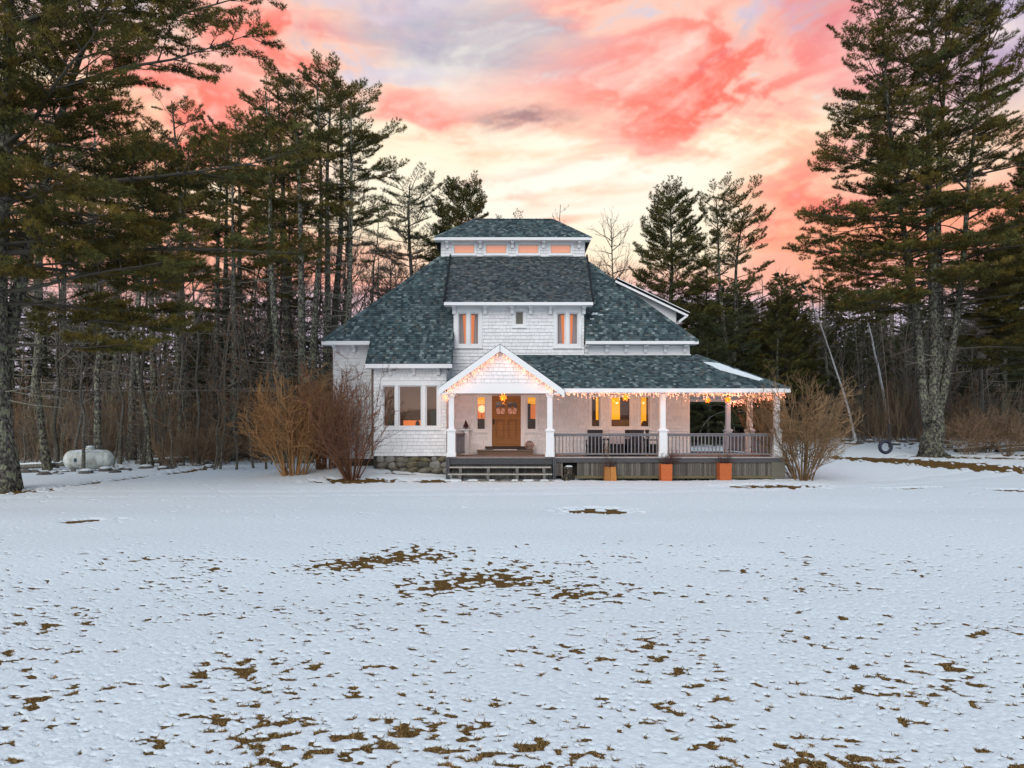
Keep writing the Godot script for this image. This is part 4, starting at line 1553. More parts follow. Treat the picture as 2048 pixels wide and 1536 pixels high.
func add_branch(limbs: MB, places: Array, tints: Array, start: Vector3, az: float, elev: float, length: float, sag: float, lift: float, cfg: Dictionary) -> void:
	var pts := [start]
	var radii := []
	var n := 6
	var p := start
	var e := elev
	var a := az
	for i in n:
		var dirv := Vector3(cos(a) * cos(e), sin(e), sin(a) * cos(e))
		p += dirv * length / n
		pts.append(p)
		e += (-sag if i < 3 else lift) / n + rng.randf_range(-0.09, 0.09)
		a += rng.randf_range(-0.14, 0.14)
	var r0: float = (0.012 + 0.0115 * length) * cfg.get("limb", 1.0)
	for i in n + 1:
		radii.append(lerpf(r0, 0.007, pow(float(i) / n, 0.8)))
	limbs.tube(pts, radii, 5 if r0 > 0.03 else 4, cfg.get("limb_color", Color(0.09, 0.08, 0.065)))
	var from: float = cfg.get("leaf_from", 0.3)
	var step: float = cfg.get("step", 0.5)
	var s: float = from * length
	var side := 1.0
	var size: float = cfg.get("bough", 1.0)
	var kind: Array = cfg.sets
	while s < length:
		var t := s / length
		var q := path_point(pts, t)
		var ahead := (path_point(pts, t + 0.08) - path_point(pts, t - 0.08)).normalized()
		var flat := Vector3.UP.cross(ahead).normalized()
		var l := clampf((1.0 - t) * length * 0.55 + 0.25, 0.3, cfg.get("side_max", 1.8)) * rng.randf_range(0.6, 1.1)
		var dirv := (ahead * 0.75 + flat * side + Vector3(0, rng.randf_range(-0.05, 0.3), 0)).normalized()
		var tip := q + dirv * l
		limbs.tube([q, q.lerp(tip, 0.5) + Vector3(0, 0.03, 0), tip], [r0 * 0.3 + 0.004, 0.006, 0.003], 3, cfg.get("limb_color", Color(0.09, 0.08, 0.065)))
		var u := 0.35 * l if l > 0.7 else 0.0
		while u < l:
			put_bough(places, tints, q.lerp(tip, u / l), (dirv + rand_dir() * 0.25).normalized(), size * rng.randf_range(0.7, 1.15), kind, cfg)
			u += step * rng.randf_range(0.7, 1.0)
		side = -side
		s += step * rng.randf_range(0.65, 1.05)
	put_bough(places, tints, path_point(pts, 0.93), (pts[n] - pts[n - 1]).normalized(), size, kind, cfg)


func put_bough(places: Array, tints: Array, p: Vector3, dirv: Vector3, size: float, kind: Array, cfg: Dictionary) -> void:
	var up := (Vector3.UP + rand_dir() * 0.4).normalized()
	var z := dirv.cross(up).normalized()
	var y := z.cross(dirv).normalized()
	places[rng.randi() % kind.size()].append(Transform3D(Basis(dirv * size, y * size, z * size), p))
	var k := rng.randf_range(0.55, 1.3)
	var warm: float = rng.randf() * cfg.get("warm", 1.0)
	tints.append(Color(k * lerpf(0.75, 1.35, warm), k * lerpf(0.95, 1.08, warm), k * lerpf(1.1, 0.75, warm)))


func conifer(called: String, label: String, cfg: Dictionary) -> Node3D:      # a tree of its own at the origin, to be moved or copied
	var o := thing(called, label, "tree", Vector3.ZERO, cfg.get("group", ""))
	var trunk := MB.new()
	var limbs := MB.new()
	var places := []
	var tints := []
	for i in cfg.sets.size():
		places.append([])
	for stem in cfg.stems:      # [height, base radius, lean x, lean z, foot x, foot z, start height]
		var h: float = stem[0]
		var pts := []
		var radii := []
		for i in 15:
			var t := i / 14.0
			var bend := pow(t, cfg.get("bend", 1.5))
			pts.append(Vector3(stem[4] + stem[2] * bend + 0.1 * sin(t * 9.0 + h), lerpf(stem[6], h, t), stem[5] + stem[3] * bend + 0.08 * sin(t * 7.0)))
			radii.append(stem[1] * (1.0 - (0.93 if stem[7] > 0 else 0.25) * t) * (1.0 + (0.5 * exp(-t * 26.0) if stem[6] < 0.01 else 0.0)) + 0.012)
		trunk.tube(smooth(pts, 3), smooth_f(radii, 3), 10)
		var nb: int = stem[7]
		var t0: float = cfg.crown_from
		for i in nb:
			var t := t0 + (0.985 - t0) * (i + rng.randf() * 0.9) / nb
			var u := (t - t0) / (1.0 - t0)
			var l: float = cfg.profile.call(u) * rng.randf_range(0.65, 1.15)
			var az := i * 2.39996 + rng.randf_range(-0.5, 0.5)
			var e: float = lerpf(cfg.elev_low, cfg.elev_top, u) + rng.randf_range(-0.15, 0.15)
			add_branch(limbs, places, tints, path_point(pts, t), az, e, l, cfg.get("sag", 0.4), cfg.get("lift", 0.6), cfg)
		var nd: int = cfg.get("dead", 0)
		for i in nd:
			var t := lerpf(0.1, t0 + 0.05, rng.randf())
			var p := path_point(pts, t)
			var az := rng.randf() * TAU
			var l := rng.randf_range(0.6, 2.4)
			var dirv := Vector3(cos(az), rng.randf_range(-0.25, 0.2), sin(az)).normalized()
			var q := p + dirv * l
			limbs.tube([p, p.lerp(q, 0.5) + Vector3(0, -0.06, 0), q], [0.025, 0.014, 0.005], 4, Color(0.27, 0.255, 0.2))
			for j in 4:
				var w := p.lerp(q, rng.randf_range(0.3, 1.0))
				limbs.tube([w, w + (dirv + rand_dir() * 0.9).normalized() * rng.randf_range(0.2, 0.7)], [0.007, 0.003], 3, Color(0.22, 0.2, 0.165))
	for b in cfg.get("extra", []):      # single long limbs: [stem, height share, azimuth, elevation, length, sag, lift]
		var st: Array = cfg.stems[b[0]]
		var y: float = lerpf(st[6], st[0], b[1])
		var bend := pow(b[1], cfg.get("bend", 1.5))
		add_branch(limbs, places, tints, Vector3(st[4] + st[2] * bend, y, st[5] + st[3] * bend), b[2], b[3], b[4], b[5], b[6], cfg)
	lichen(trunk, shade(Color.WHITE, cfg.get("tone", 0.8)), Color(0.27, 0.285, 0.175), cfg.get("moss", 0.12))
	part("trunk", trunk, cfg.get("bark", M.bark), o)
	part("limbs", limbs, M.twig, o)
	var n := 0
	for i in places.size():
		scatter("crown", cfg.sets[i], places[i], tints.slice(n, n + places[i].size()), o).set_meta("kind", "stuff")
		n += places[i].size()
	return o


func bare_tree(called: String, label: String, cfg: Dictionary) -> Node3D:
	var o := thing(called, label, "tree", Vector3.ZERO, cfg.get("group", ""))
	var trunk := MB.new()
	var twigs := MB.new()
	var h: float = cfg.height
	var r: float = cfg.radius
	var pts := []
	var radii := []
	var wob: float = cfg.get("wobble", 0.25)
	var off := Vector3.ZERO
	for i in 13:
		var t := i / 12.0
		if i > 0:
			off += Vector3(rng.randf_range(-wob, wob), 0, rng.randf_range(-wob, wob)) * 0.6
		pts.append(Vector3(cfg.get("lean", 0.0) * pow(t, 1.2), h * t, 0) + off)
		radii.append(r * (1.0 - 0.9 * t) * (1.0 + 0.4 * exp(-t * 22.0)) + 0.008)
	trunk.tube(smooth(pts, 2), smooth_f(radii, 2), 7)
	var col: Color = cfg.get("color", Color(0.18, 0.155, 0.13))
	var nb: int = cfg.branches
	for i in nb:
		var t := lerpf(cfg.crown_from, 0.99, (i + rng.randf()) / nb)
		var u: float = (t - cfg.crown_from) / (1.0 - cfg.crown_from)
		var l: float = cfg.reach * (1.1 - 0.8 * u) * rng.randf_range(0.5, 1.15)
		var az := i * 2.39996 + rng.randf_range(-0.6, 0.6)
		var e := rng.randf_range(0.35, 1.0) if cfg.get("upright", true) else rng.randf_range(-0.1, 0.5)
		bare_limb(twigs, path_point(pts, t), az, e, l, clampf(l * 0.017, 0.01, 0.08), 2, col)
	for i in cfg.get("dead", 0):
		var t := rng.randf_range(0.06, cfg.crown_from)
		bare_limb(twigs, path_point(pts, t), rng.randf() * TAU, rng.randf_range(-0.2, 0.5), rng.randf_range(0.6, 2.0), 0.012, 1, col)
	if cfg.get("bark", M.bark_dark) != M.birch:
		lichen(trunk, Color(1.05, 1.0, 0.95) * cfg.get("tone", 1.0), Color(0.27, 0.26, 0.21), cfg.get("moss", 0.0))
	part("trunk", trunk, cfg.get("bark", M.bark_dark), o)
	part("crown", twigs, M.twig, o)
	return o


func bare_limb(mb: MB, start: Vector3, az: float, e: float, length: float, r: float, depth: int, col: Color) -> void:
	var pts := [start]
	var radii := [r]
	var p := start
	var n := 4 if depth > 1 else 3 if depth == 1 else 2
	for i in n:
		p += Vector3(cos(az) * cos(e), sin(e), sin(az) * cos(e)) * length / n
		e = minf(e + rng.randf_range(-0.22, 0.36), 1.45)
		az += rng.randf_range(-0.5, 0.5)
		pts.append(p)
		radii.append(lerpf(r, 0.0045, (i + 1.0) / n))
	mb.tube(pts, radii, 4 if depth > 1 else 3, col)
	if depth <= 0:
		return
	var kids := int(clampf(length * (3.2 if depth == 2 else 4.2), 3, 10))
	for i in kids:
		var t := 0.22 + 0.76 * (i + rng.randf()) / kids
		var l := length * (0.55 if depth == 2 else 0.5) * (1.15 - 0.7 * t) * rng.randf_range(0.6, 1.2)
		bare_limb(mb, path_point(pts, t), az + rng.randf_range(0.4, 1.0) * (1.0 if i % 2 else -1.0), clampf(e + rng.randf_range(-0.5, 0.35), -0.4, 1.4), maxf(l, 0.15), maxf(r * 0.45 * (1.1 - 0.6 * t), 0.005), depth - 1, col)


func bush(called: String, label: String, cfg: Dictionary) -> Node3D:
	var o := thing(called, label, "bush", Vector3.ZERO, cfg.get("group", ""))
	var stems := MB.new()
	var twigs := MB.new()
	var h: float = cfg.height
	for i in cfg.stems:
		var az := rng.randf() * TAU
		var foot: Vector3 = Vector3(cos(az), 0, sin(az)) * cfg.foot * sqrt(rng.randf())
		foot.y = -0.05
		var out_: float = cfg.spread * sqrt(rng.randf())
		var top: Vector3 = foot + Vector3(cos(az) * out_, h * rng.randf_range(0.62, 1.0) * (1.0 - 0.3 * pow(out_ / cfg.spread, 2.0)), sin(az) * out_)
		var pts := []
		var radii := []
		var k := rng.randf_range(0.75, 1.3)
		var col := shade(cfg.color, k)
		for j in 7:
			var t := j / 6.0
			var flare := pow(t, cfg.get("vase", 1.5))
			pts.append(Vector3(lerpf(foot.x, top.x, flare), lerpf(foot.y, top.y, t), lerpf(foot.z, top.z, flare)) + rand_dir() * 0.13 * t)
			radii.append(lerpf(cfg.thick * rng.randf_range(0.8, 1.1), 0.004, pow(t, 0.7)))
		stems.tube(pts, radii, 5, col)
		for j in cfg.subs:
			var t := lerpf(cfg.get("from", 0.2), 0.97, (j + rng.randf()) / cfg.subs)
			var a2 := az + rng.randf_range(-1.5, 1.5)
			bare_limb(twigs, path_point(pts, t), a2, rng.randf_range(0.1, 1.1), h * cfg.get("sub_len", 0.24) * (1.15 - 0.6 * t) * rng.randf_range(0.6, 1.2), 0.011, cfg.get("depth", 1), shade(cfg.color, k * rng.randf_range(0.8, 1.3)))
	part("stem", stems, M.twig, o)
	part("twigs", twigs, M.twig, o, "stuff")
	return o


func lichen(mb: MB, base: Color, _moss: Color, _share: float) -> void:      # uneven tone along a trunk
	for i in mb.v.size():
		var p := mb.v[i]
		var k := 1.0 + 0.7 * noise_low.get_noise_3d(p.x * 9.0, p.y * 4.0, p.z * 9.0)
		mb.c[i] = Color(base.r * k, base.g * k, base.b * k)


func make_big_pines() -> void:
	var pine: Array = boughs.pine
	# the great pine at the left edge: its long limbs hang over the lawn
	var cfg := {
		"sets": pine, "stems": [[21.0, 0.4, 0.5, 0.3, 0.0, 0.0, 0.0, 66], [17.5, 0.24, 3.0, -0.8, 0.0, -0.3, 3.2, 26]], "crown_from": 0.28,
		"profile": func(u): return lerpf(6.2, 2.0, u) * (0.75 + 0.35 * sin(u * 9.0)), "elev_low": -0.08, "elev_top": 0.75, "sag": 0.25, "lift": 0.6, "step": 0.46, "bough": 1.05, "dead": 22, "side_max": 2.1, "warm": 1.0,
		"extra": [
			[0, 0.44, 0.05, 0.16, 9.6, 0.1, 0.1], [0, 0.36, -0.1, 0.06, 9.6, 0.05, 0.12], [0, 0.57, 0.15, 0.33, 8.4, 0.2, 0.15], [0, 0.64, -0.1, 0.42, 8.6, 0.25, 0.1], [0, 0.52, 0.5, 0.2, 7.5, 0.2, 0.3], [0, 0.48, -0.45, 0.15, 7.0, 0.2, 0.3],
			[0, 0.3, 0.3, 0.04, 6.6, 0.1, 0.25], [0, 0.26, -0.15, 0.0, 5.8, 0.15, 0.2], [0, 0.4, 0.9, 0.15, 6.0, 0.2, 0.2], [0, 0.6, 0.8, 0.3, 6.0, 0.2, 0.3], [0, 0.5, 1.3, 0.2, 4.5, 0.1, 0.3], [0, 0.68, 0.4, 0.3, 6.6, 0.3, 0.2], [0, 0.7, -0.5, 0.4, 6.0, 0.3, 0.2], [0, 0.22, 0.2, 0.0, 4.6, 0.2, 0.2],
		],
	}
	var o := conifer("pine_tree", "great dark pine at the left edge with long limbs reaching over the snow", cfg)
	o.position = at_px(0, 22.0)
	# the many stemmed pine on the right
	cfg = {
		"sets": pine, "crown_from": 0.27, "bend": 0.9, "moss": 0.14, "stems": [
			[25.0, 0.3, -0.3, 0.3, -0.1, 0.2, 2.0, 44], [24.0, 0.21, -2.9, 0.4, -0.24, 0.1, 1.9, 40], [25.5, 0.25, 0.8, -0.3, 0.18, -0.1, 2.1, 44], [24.0, 0.2, 2.4, 0.6, 0.3, 0.15, 2.0, 38], [21.0, 0.17, -1.5, -1.2, -0.15, -0.25, 2.2, 32], [3.3, 0.58, 0.05, 0.0, 0.0, 0.0, 0.0, 0]],
		"profile": func(u): return lerpf(4.9, 2.2, u * u), "elev_low": -0.05, "elev_top": 0.8, "sag": 0.3, "lift": 0.65, "step": 0.52, "bough": 1.1, "dead": 8, "side_max": 1.8, "warm": 1.0, "leaf_from": 0.4,
		"extra": [
			[0, 0.28, 0.1, 0.12, 5.5, 0.2, 0.1], [0, 0.2, -0.2, 0.05, 5.6, 0.2, 0.1], [0, 0.26, 0.7, 0.1, 5.0, 0.2, 0.15], [0, 0.16, 0.15, 0.1, 5.2, 0.3, 0.1], [2, 0.2, 0.3, 0.1, 5.0, 0.2, 0.1],
			[0, 0.44, 3.0, 0.12, 7.4, 0.2, 0.3], [1, 0.4, 3.2, 0.15, 5.6, 0.1, 0.3], [0, 0.36, 2.8, 0.05, 5.2, 0.1, 0.3], [1, 0.3, 2.6, 0.05, 4.6, 0.1, 0.3], [0, 0.3, 1.4, 0.1, 4.2, 0.1, 0.3], [0, 0.3, 2.2, 0.1, 4.0, 0.1, 0.3],
		],
	}
	o = conifer("pine_tree", "tall pine forking into several lichen covered stems beside the tyre swing", cfg)
	o.position = at_px(1864, 37.0) + Vector3(0, -0.05, 0)


func make_tree_kinds() -> Dictionary:
	var k := {}
	var pine: Array = boughs.pine
	var spruce: Array = boughs.spruce
	for i in 4:
		var h: float = [19.0, 21.0, 17.5, 20.0][i]
		k["tall_pine_%d" % i] = conifer("pine_tree", "", {"sets": pine, "stems": [[h, [0.24, 0.28, 0.2, 0.26][i], rng.randf_range(-0.7, 0.7), 0.2, 0, 0, 0.0, [17, 20, 15, 24][i]]], "crown_from": [0.58, 0.5, 0.64, 0.42][i],
			"profile": func(u): return (1.1 + 1.25 * sin(PI * clampf(u * 0.8 + 0.2, 0, 1))), "elev_low": 0.0, "elev_top": 0.8, "sag": 0.2, "lift": 0.6, "step": 0.5, "bough": 0.95, "dead": 34, "side_max": 1.3, "warm": 1.0, "tone": [0.95, 1.35, 1.15, 0.6][i]})
	for i in 2:      # broad pines standing free behind the house
		var h: float = [17.0, 18.0][i]
		k["broad_pine_%d" % i] = conifer("pine_tree", "", {"sets": pine, "stems": [[h, 0.3, 0.2, 0.1, 0, 0, 0.0, 60]] if i == 0 else [[h, 0.24, -0.7, 0.1, 0, 0, 0.0, 30], [h * 0.97, 0.22, 1.1, 0.1, 0.3, 0, 4.0, 30]], "crown_from": [0.32, 0.3][i],
			"profile": func(u): return lerpf(4.2, 1.2, u) if i == 0 else lerpf(3.4, 1.8, u), "elev_low": 0.0, "elev_top": 0.9, "sag": 0.1, "lift": 0.7, "step": 0.42 if i == 0 else 0.55, "bough": 1.15, "dead": 16, "side_max": 1.5, "warm": 0.6, "leaf_from": 0.3 if i == 0 else 0.5,
			"extra": [] if i == 0 else [[1, 0.42, 0.0, 0.5, 5.4, 0.3, -0.1], [1, 0.36, 0.1, 0.35, 5.0, 0.2, 0.1], [1, 0.3, -0.1, 0.15, 4.8, 0.1, 0.1], [0, 0.4, 3.1, 0.3, 3.0, 0.1, 0.3]]})
	for i in 3:
		var h: float = [9.0, 13.0, 6.5][i]
		k["spruce_%d" % i] = conifer("spruce_tree", "", {"sets": spruce, "stems": [[h, [0.14, 0.18, 0.11][i], 0.1, 0.1, 0, 0, 0.0, [54, 66, 46][i]]], "crown_from": 0.08,
			"profile": func(u): return lerpf([2.3, 2.5, 1.9][i], 0.3, u), "elev_low": -0.2, "elev_top": 0.4, "sag": 0.25, "lift": 0.4, "step": 0.42, "bough": 1.15, "side_max": 0.9, "warm": 0.5, "leaf_from": 0.15, "bark": M.bark_dark, "limb_color": Color(0.06, 0.05, 0.04)})
	for i in 5:
		k["bare_%d" % i] = bare_tree("bare_tree", "", {"height": [15.0, 17.0, 13.0, 18.0, 11.0][i], "radius": [0.12, 0.15, 0.085, 0.16, 0.07][i], "crown_from": [0.42, 0.35, 0.3, 0.45, 0.25][i], "branches": [26, 40, 24, 30, 24][i], "reach": [2.8, 4.2, 2.2, 3.4, 2.0][i], "dead": 20, "tone": [0.6, 1.2, 0.9, 0.75, 1.3][i], "wobble": 0.3, "lean": rng.randf_range(-0.8, 0.8), "bark": M.bark if i % 2 else M.bark_dark})
	for i in 2:
		k["birch_%d" % i] = bare_tree("birch_tree", "", {"height": [13.5, 11.5][i], "radius": [0.105, 0.085][i], "crown_from": [0.38, 0.36][i], "branches": 24, "reach": 2.0, "lean": [-2.6, -3.4][i], "wobble": 0.1, "bark": M.birch, "color": Color(0.2, 0.17, 0.155)})
	k.round = bare_tree("bare_tree", "", {"height": 15.6, "radius": 0.15, "crown_from": 0.34, "branches": 54, "reach": 4.2, "dead": 0, "wobble": 0.12, "color": Color(0.085, 0.07, 0.06)})
	k.leaner = bare_tree("bare_tree", "", {"height": 11.0, "radius": 0.13, "crown_from": 0.45, "branches": 18, "reach": 2.4, "dead": 14, "lean": -2.2, "wobble": 0.16, "bark": M.bark, "moss": 0.25})
	k.pole = bare_tree("sapling", "", {"height": 7.5, "radius": 0.045, "crown_from": 0.25, "branches": 16, "reach": 1.3, "dead": 4, "wobble": 0.22, "color": Color(0.27, 0.165, 0.1)})
	return k


func take(kinds: Dictionary, used: Dictionary, key: String, at: Vector3, turn: float, size: float, label: String, group: String) -> Node3D:
	var o: Node3D = kinds[key]
	if used.has(key):
		var r := copy_thing(o, at, turn, size, label, group)
		r.rotation = Vector3(rng.randf_range(-0.045, 0.045), turn, rng.randf_range(-0.045, 0.045))
		return r
	used[key] = true
	o.position = at
	o.rotation = Vector3(rng.randf_range(-0.03, 0.03), turn, rng.randf_range(-0.03, 0.03))
	o.scale = Vector3.ONE * size
	o.set_meta("label", label)
	if group != "":
		o.set_meta("group", group)
	return o


func make_woods() -> void:
	var k := make_tree_kinds()
	var used := {}
	var tall := "tall pines in the woods left of the house"
	# the row of tall pines left of the house: column, distance, kind, size
	var row := [[425, 41, 0, 1.0], [447, 45, 1, 0.98], [470, 38, 2, 1.0], [492, 43, 0, 1.06], [522, 40, 3, 0.98], [562, 36.5, 0, 1.04], [585, 41, 3, 1.1], [613, 36, 1, 0.97], [628, 38.5, 2, 1.2], [650, 40, 0, 1.12], [664, 45, 1, 1.14], [692, 37.5, 2, 1.12],
			[380, 40, 3, 1.0], [345, 44, 1, 0.95], [300, 42, 0, 1.0], [262, 39, 2, 1.05], [226, 45, 1, 1.0], [130, 42, 3, 1.0], [60, 40, 1, 1.0]]
	for p in row:
		var rank := 0
		for q in row:
			rank += 1 if q[0] > p[0] else 0
		var label := "tall slim high crowned pine, %s leftward from the house corner" % (["first", "second", "third", "fourth", "fifth", "sixth", "seventh", "eighth", "ninth", "tenth", "eleventh", "twelfth", "thirteenth", "fourteenth", "fifteenth", "sixteenth", "seventeenth", "eighteenth", "nineteenth", "twentieth"][rank])
		if p[0] == 692:
			label = "rightmost tall pine of the row left of the house, bare sided with a tufted top"
		elif p[0] == 613:
			label = "thick pale green lichen trunk of a tall pine behind the two bare bushes"
		take(k, used, "tall_pine_%d" % p[2], at_px(p[0], p[1]), rng.randf() * TAU, p[3], label, tall)
	# bare trees among them
	var bare_label := "slender leafless tree in the woods left of the house"
	var bare_group := "leafless trees in the woods left of the house"
	for p in [[96, 31.5, 3, 1.0], [200, 33, 1, 1.05], [112, 33, 0, 0.8], [166, 30.3, 2, 0.75], [150, 35, 4, 1.0], [240, 36, 2, 1.0], [286, 34, 0, 0.9], [360, 37, 1, 0.9], [398, 36, 2, 1.0], [440, 37, 4, 1.0], [505, 39, 0, 0.9], [540, 42, 1, 1.0], [575, 44, 3, 1.0], [600, 46, 0, 1.0], [640, 43, 2, 1.1], [675, 42, 4, 1.1], [704, 45, 1, 0.9], [735, 50, 3, 0.95], [765, 48, 1, 0.85], [790, 52, 0, 0.95], [815, 50, 2, 1.1]]:
		var label := bare_label
		if p[0] == 166:
			label = "thin dark leafless tree standing in front of the white gas tank"
		elif p[0] == 200:
			label = "stout grey leafless trunk just right of the white gas tank"
		take(k, used, "bare_%d" % p[2], at_px(p[0], p[1]), rng.randf() * TAU, p[3], label, bare_group if label == bare_label else "")
	for i in 24:
		take(k, used, "bare_%d" % (rng.randi() % 5), at_px(rng.randf_range(-60, 700), rng.randf_range(41, 66)), rng.randf() * TAU, rng.randf_range(0.8, 1.15), bare_label, bare_group)
	take(k, used, "leaner", at_px(301, 34.0), 0.0, 1.0, "pale leaning trunk in the woods right of the white gas tank", "")
	# dark spruces under them
	for p in [[425, 44, 0, 1.0], [470, 46, 1, 0.9], [520, 45, 0, 1.05], [560, 47, 1, 1.0], [600, 49, 0, 1.1], [445, 52, 1, 1.0], [388, 47, 2, 1.2], [340, 50, 1, 0.9], [650, 52, 1, 0.9], [268, 48, 0, 1.0], [180, 50, 1, 1.0], [90, 47, 0, 1.1], [20, 45, 1, 1.0], [705, 55, 0, 1.0]]:
		take(k, used, "spruce_%d" % p[2], at_px(p[0], p[1]), rng.randf() * TAU, p[3], "dark spruce low among the trunks left of the house", "dark spruces in the woods left of the house")
	# behind the house
	take(k, used, "broad_pine_0", at_px(908, 56), 0.4, 1.17, "broad pine rising behind the left end of the cupola roof", "")
	take(k, used, "spruce_0", at_px(834, 55), 1.0, 2.25, "narrow spruce left of the pine behind the house", "")
	take(k, used, "spruce_0", at_px(1012, 60), 2.0, 2.0, "spruce tip just above the cupola roof", "")
	take(k, used, "broad_pine_0", at_px(1340, 50), 2.6, 1.0, "broad pine right of the house with drooping dark plates of needles", "")
	take(k, used, "broad_pine_1", at_px(1462, 47), 0.0, 0.92, "open twin stemmed pine with a long limb to the right", "")
	take(k, used, "spruce_1", at_px(1405, 55), 0.0, 1.1, "narrow spruce between the two pines right of the house", "")
	take(k, used, "round", at_px(1230, 48), 0.0, 1.0, "round headed leafless tree just right of the cupola", "")
	for p in [[1105, 56, 2, 1.45], [1135, 62, 0, 1.25], [850, 58, 1, 0.8], [1290, 50, 2, 0.8], [1262, 46, 4, 0.9], [1315, 45, 4, 0.85]]:
		take(k, used, "bare_%d" % p[2], at_px(p[0], p[1]), rng.randf() * TAU, p[3], "leafless tree behind the house, its twigs above the roof", "leafless trees behind the house")
	for p in [[770, 50, 0.86], [805, 54, 0.9]]:
		take(k, used, "round", at_px(p[0], p[1]), 1.0 + p[0], p[2], ["leafless tree with a spreading crown over the left slope of the roof", "leafless tree between the left roof slope and the narrow spruce"][0 if p[0] == 770 else 1], "")
	take(k, used, "broad_pine_0", at_px(2105, 37), 2.0, 0.95, "pine at the right edge, its low boughs reaching into view", "")
	# right of the house
	var ev := "evergreens at the edge of the woods right of the house"
	for p in [[1392, 46, 0, 0.9], [1420, 44, 2, 1.0], [1440, 50, 0, 1.1], [1385, 52, 0, 1.15], [1465, 45, 2, 1.25], [1500, 50, 0, 1.1], [1530, 54, 1, 0.8], [1560, 50, 0, 1.0], [1600, 56, 1, 0.85], [1640, 60, 0, 1.0], [1425, 57, 1, 0.85], [1690, 60, 1, 0.9], [1740, 62, 0, 1.15], [1975, 56, 1, 1.15], [2030, 54, 1, 1.2], [2075, 50, 0, 1.2], [1820, 60, 1, 1.0], [1905, 62, 1, 1.2]]:
		take(k, used, "spruce_%d" % p[2], at_px(p[0], p[1]), rng.randf() * TAU, p[3], "dark spruce at the edge of the woods right of the house", ev)
	for p in [[1660, 55, 0, 0.68], [2010, 50, 3, 0.8], [1960, 58, 1, 0.8]]:
		take(k, used, "tall_pine_%d" % p[2], at_px(p[0], p[1]), rng.randf() * TAU, p[3], "small olive green pine in the woods right of the house", "olive pines in the woods right of the house")
	take(k, used, "broad_pine_0", at_px(1548, 45), 1.3, 0.56, "bushy olive green pine behind the right end of the porch roof", "")
	take(k, used, "broad_pine_0", at_px(1600, 50), 3.3, 0.5, "smaller olive pine just right of the bushy one behind the porch roof", "")
	var rb := "leafless tree in the woods right of the house"
	for i in 62:
		var px := rng.randf_range(1560, 2110)
		take(k, used, ["bare_0", "bare_2", "bare_4", "pole", "bare_4", "pole"][rng.randi() % 6], at_px(px, rng.randf_range(46, 66)), rng.randf() * TAU, rng.randf_range(0.6, 0.95) * (1.0 if px < 1800 else 1.15), rb, "leafless trees in the woods right of the house")
	for i in 12:
		take(k, used, ["bare_4", "pole"][i % 2], at_px(rng.randf_range(1400, 1580), rng.randf_range(44, 54)), rng.randf() * TAU, rng.randf_range(0.6, 0.8), rb, "leafless trees in the woods right of the house")
	take(k, used, "birch_0", at_px(1778, 48), 0.05, 0.92, "white leaning birch left of the big forked pine, nearest the tyre swing", "")
	take(k, used, "birch_1", at_px(1712, 46), -0.1, 0.95, "white leaning birch further left, behind the bare bush beside the porch", "")
	# saplings in the left woods
	for i in 70:
		take(k, used, "pole", at_px(rng.randf_range(-40, 600), rng.randf_range(31.5, 46)), rng.randf() * TAU, rng.randf_range(0.5, 1.1), "thin brown sapling at the edge of the left woods", "saplings at the edge of the left woods")
	for key in k:
		if not used.has(key):
			k[key].queue_free()


func make_far_woods() -> void:
	# the woods behind, too far off to tell the trees apart
	var mb := MB.new()
	var variants := []
	for i in 4:
		mb = MB.new()
		var h := 14.0
		mb.tube([Vector3(0, -1, 0), Vector3(0.2, h * 0.5, 0), Vector3(0, h, 0)], [0.18, 0.12, 0.02], 5, Color(0.15, 0.13, 0.11))
		if i < 2:
			for j in 420:
				var t := rng.randf_range(0.15 if i == 0 else 0.45, 1.0)
				var r := (2.4 if i == 0 else 2.0) * (1.05 - t) / (0.9 if i == 0 else 0.5) + 0.2
				var p := Vector3.ZERO
				var a := rng.randf() * TAU
				var q := sqrt(rng.randf()) * r
				p = Vector3(cos(a) * q, h * t, sin(a) * q)
				var dirv := (Vector3(cos(a), -0.15, sin(a)) + rand_dir() * 0.5).normalized()
				var w := dirv.cross(rand_dir()).normalized() * 0.1
				var kk := rng.randf_range(0.5, 1.2)
				for s in 2:
					mb.tri(p - w + rand_dir() * 0.2, p + w, p + dirv * rng.randf_range(0.35, 0.7), Color(0.075 * kk, 0.08 * kk, 0.036 * kk))
		else:
			for j in 22:
				bare_limb(mb, Vector3(0.1, h * rng.randf_range(0.3, 0.98), 0), rng.randf() * TAU, rng.randf_range(0.3, 1.0), rng.randf_range(0.8, 2.8), 0.03, 1, Color(0.17, 0.14, 0.118))
		variants.append(mb.mesh(M.twig))
	for i in 4:
		var where := []
		var tints := []
		for j in 140:
			var d := rng.randf_range(64, 112)
			var px := rng.randf_range(-150, 2200) if j < 80 else rng.randf_range(1380, 2200)
			if px > 720 and px < 1480 and i < 2 and rng.randf() < 0.6:
				continue
			var s := rng.randf_range(0.7, 0.98) if px < 740 else (rng.randf_range(0.45, 0.7) if px < 1380 else rng.randf_range(0.75, 1.15))
			where.append(Transform3D(Basis(Vector3.UP, rng.randf() * TAU).scaled(Vector3(s, s, s)), at_px(px, d)))
			tints.append(shade(Color.WHITE, rng.randf_range(0.7, 1.2)))
		var o := scatter("far_woods" if i == 0 else "far_woods_%03d" % i, variants[i], where, tints, self)
		tag(o, ["far dark evergreen woods behind the trees", "far pine woods behind the trees", "far leafless woods behind the trees", "far grey brown woods behind the trees"][i], "woods", "", "stuff")


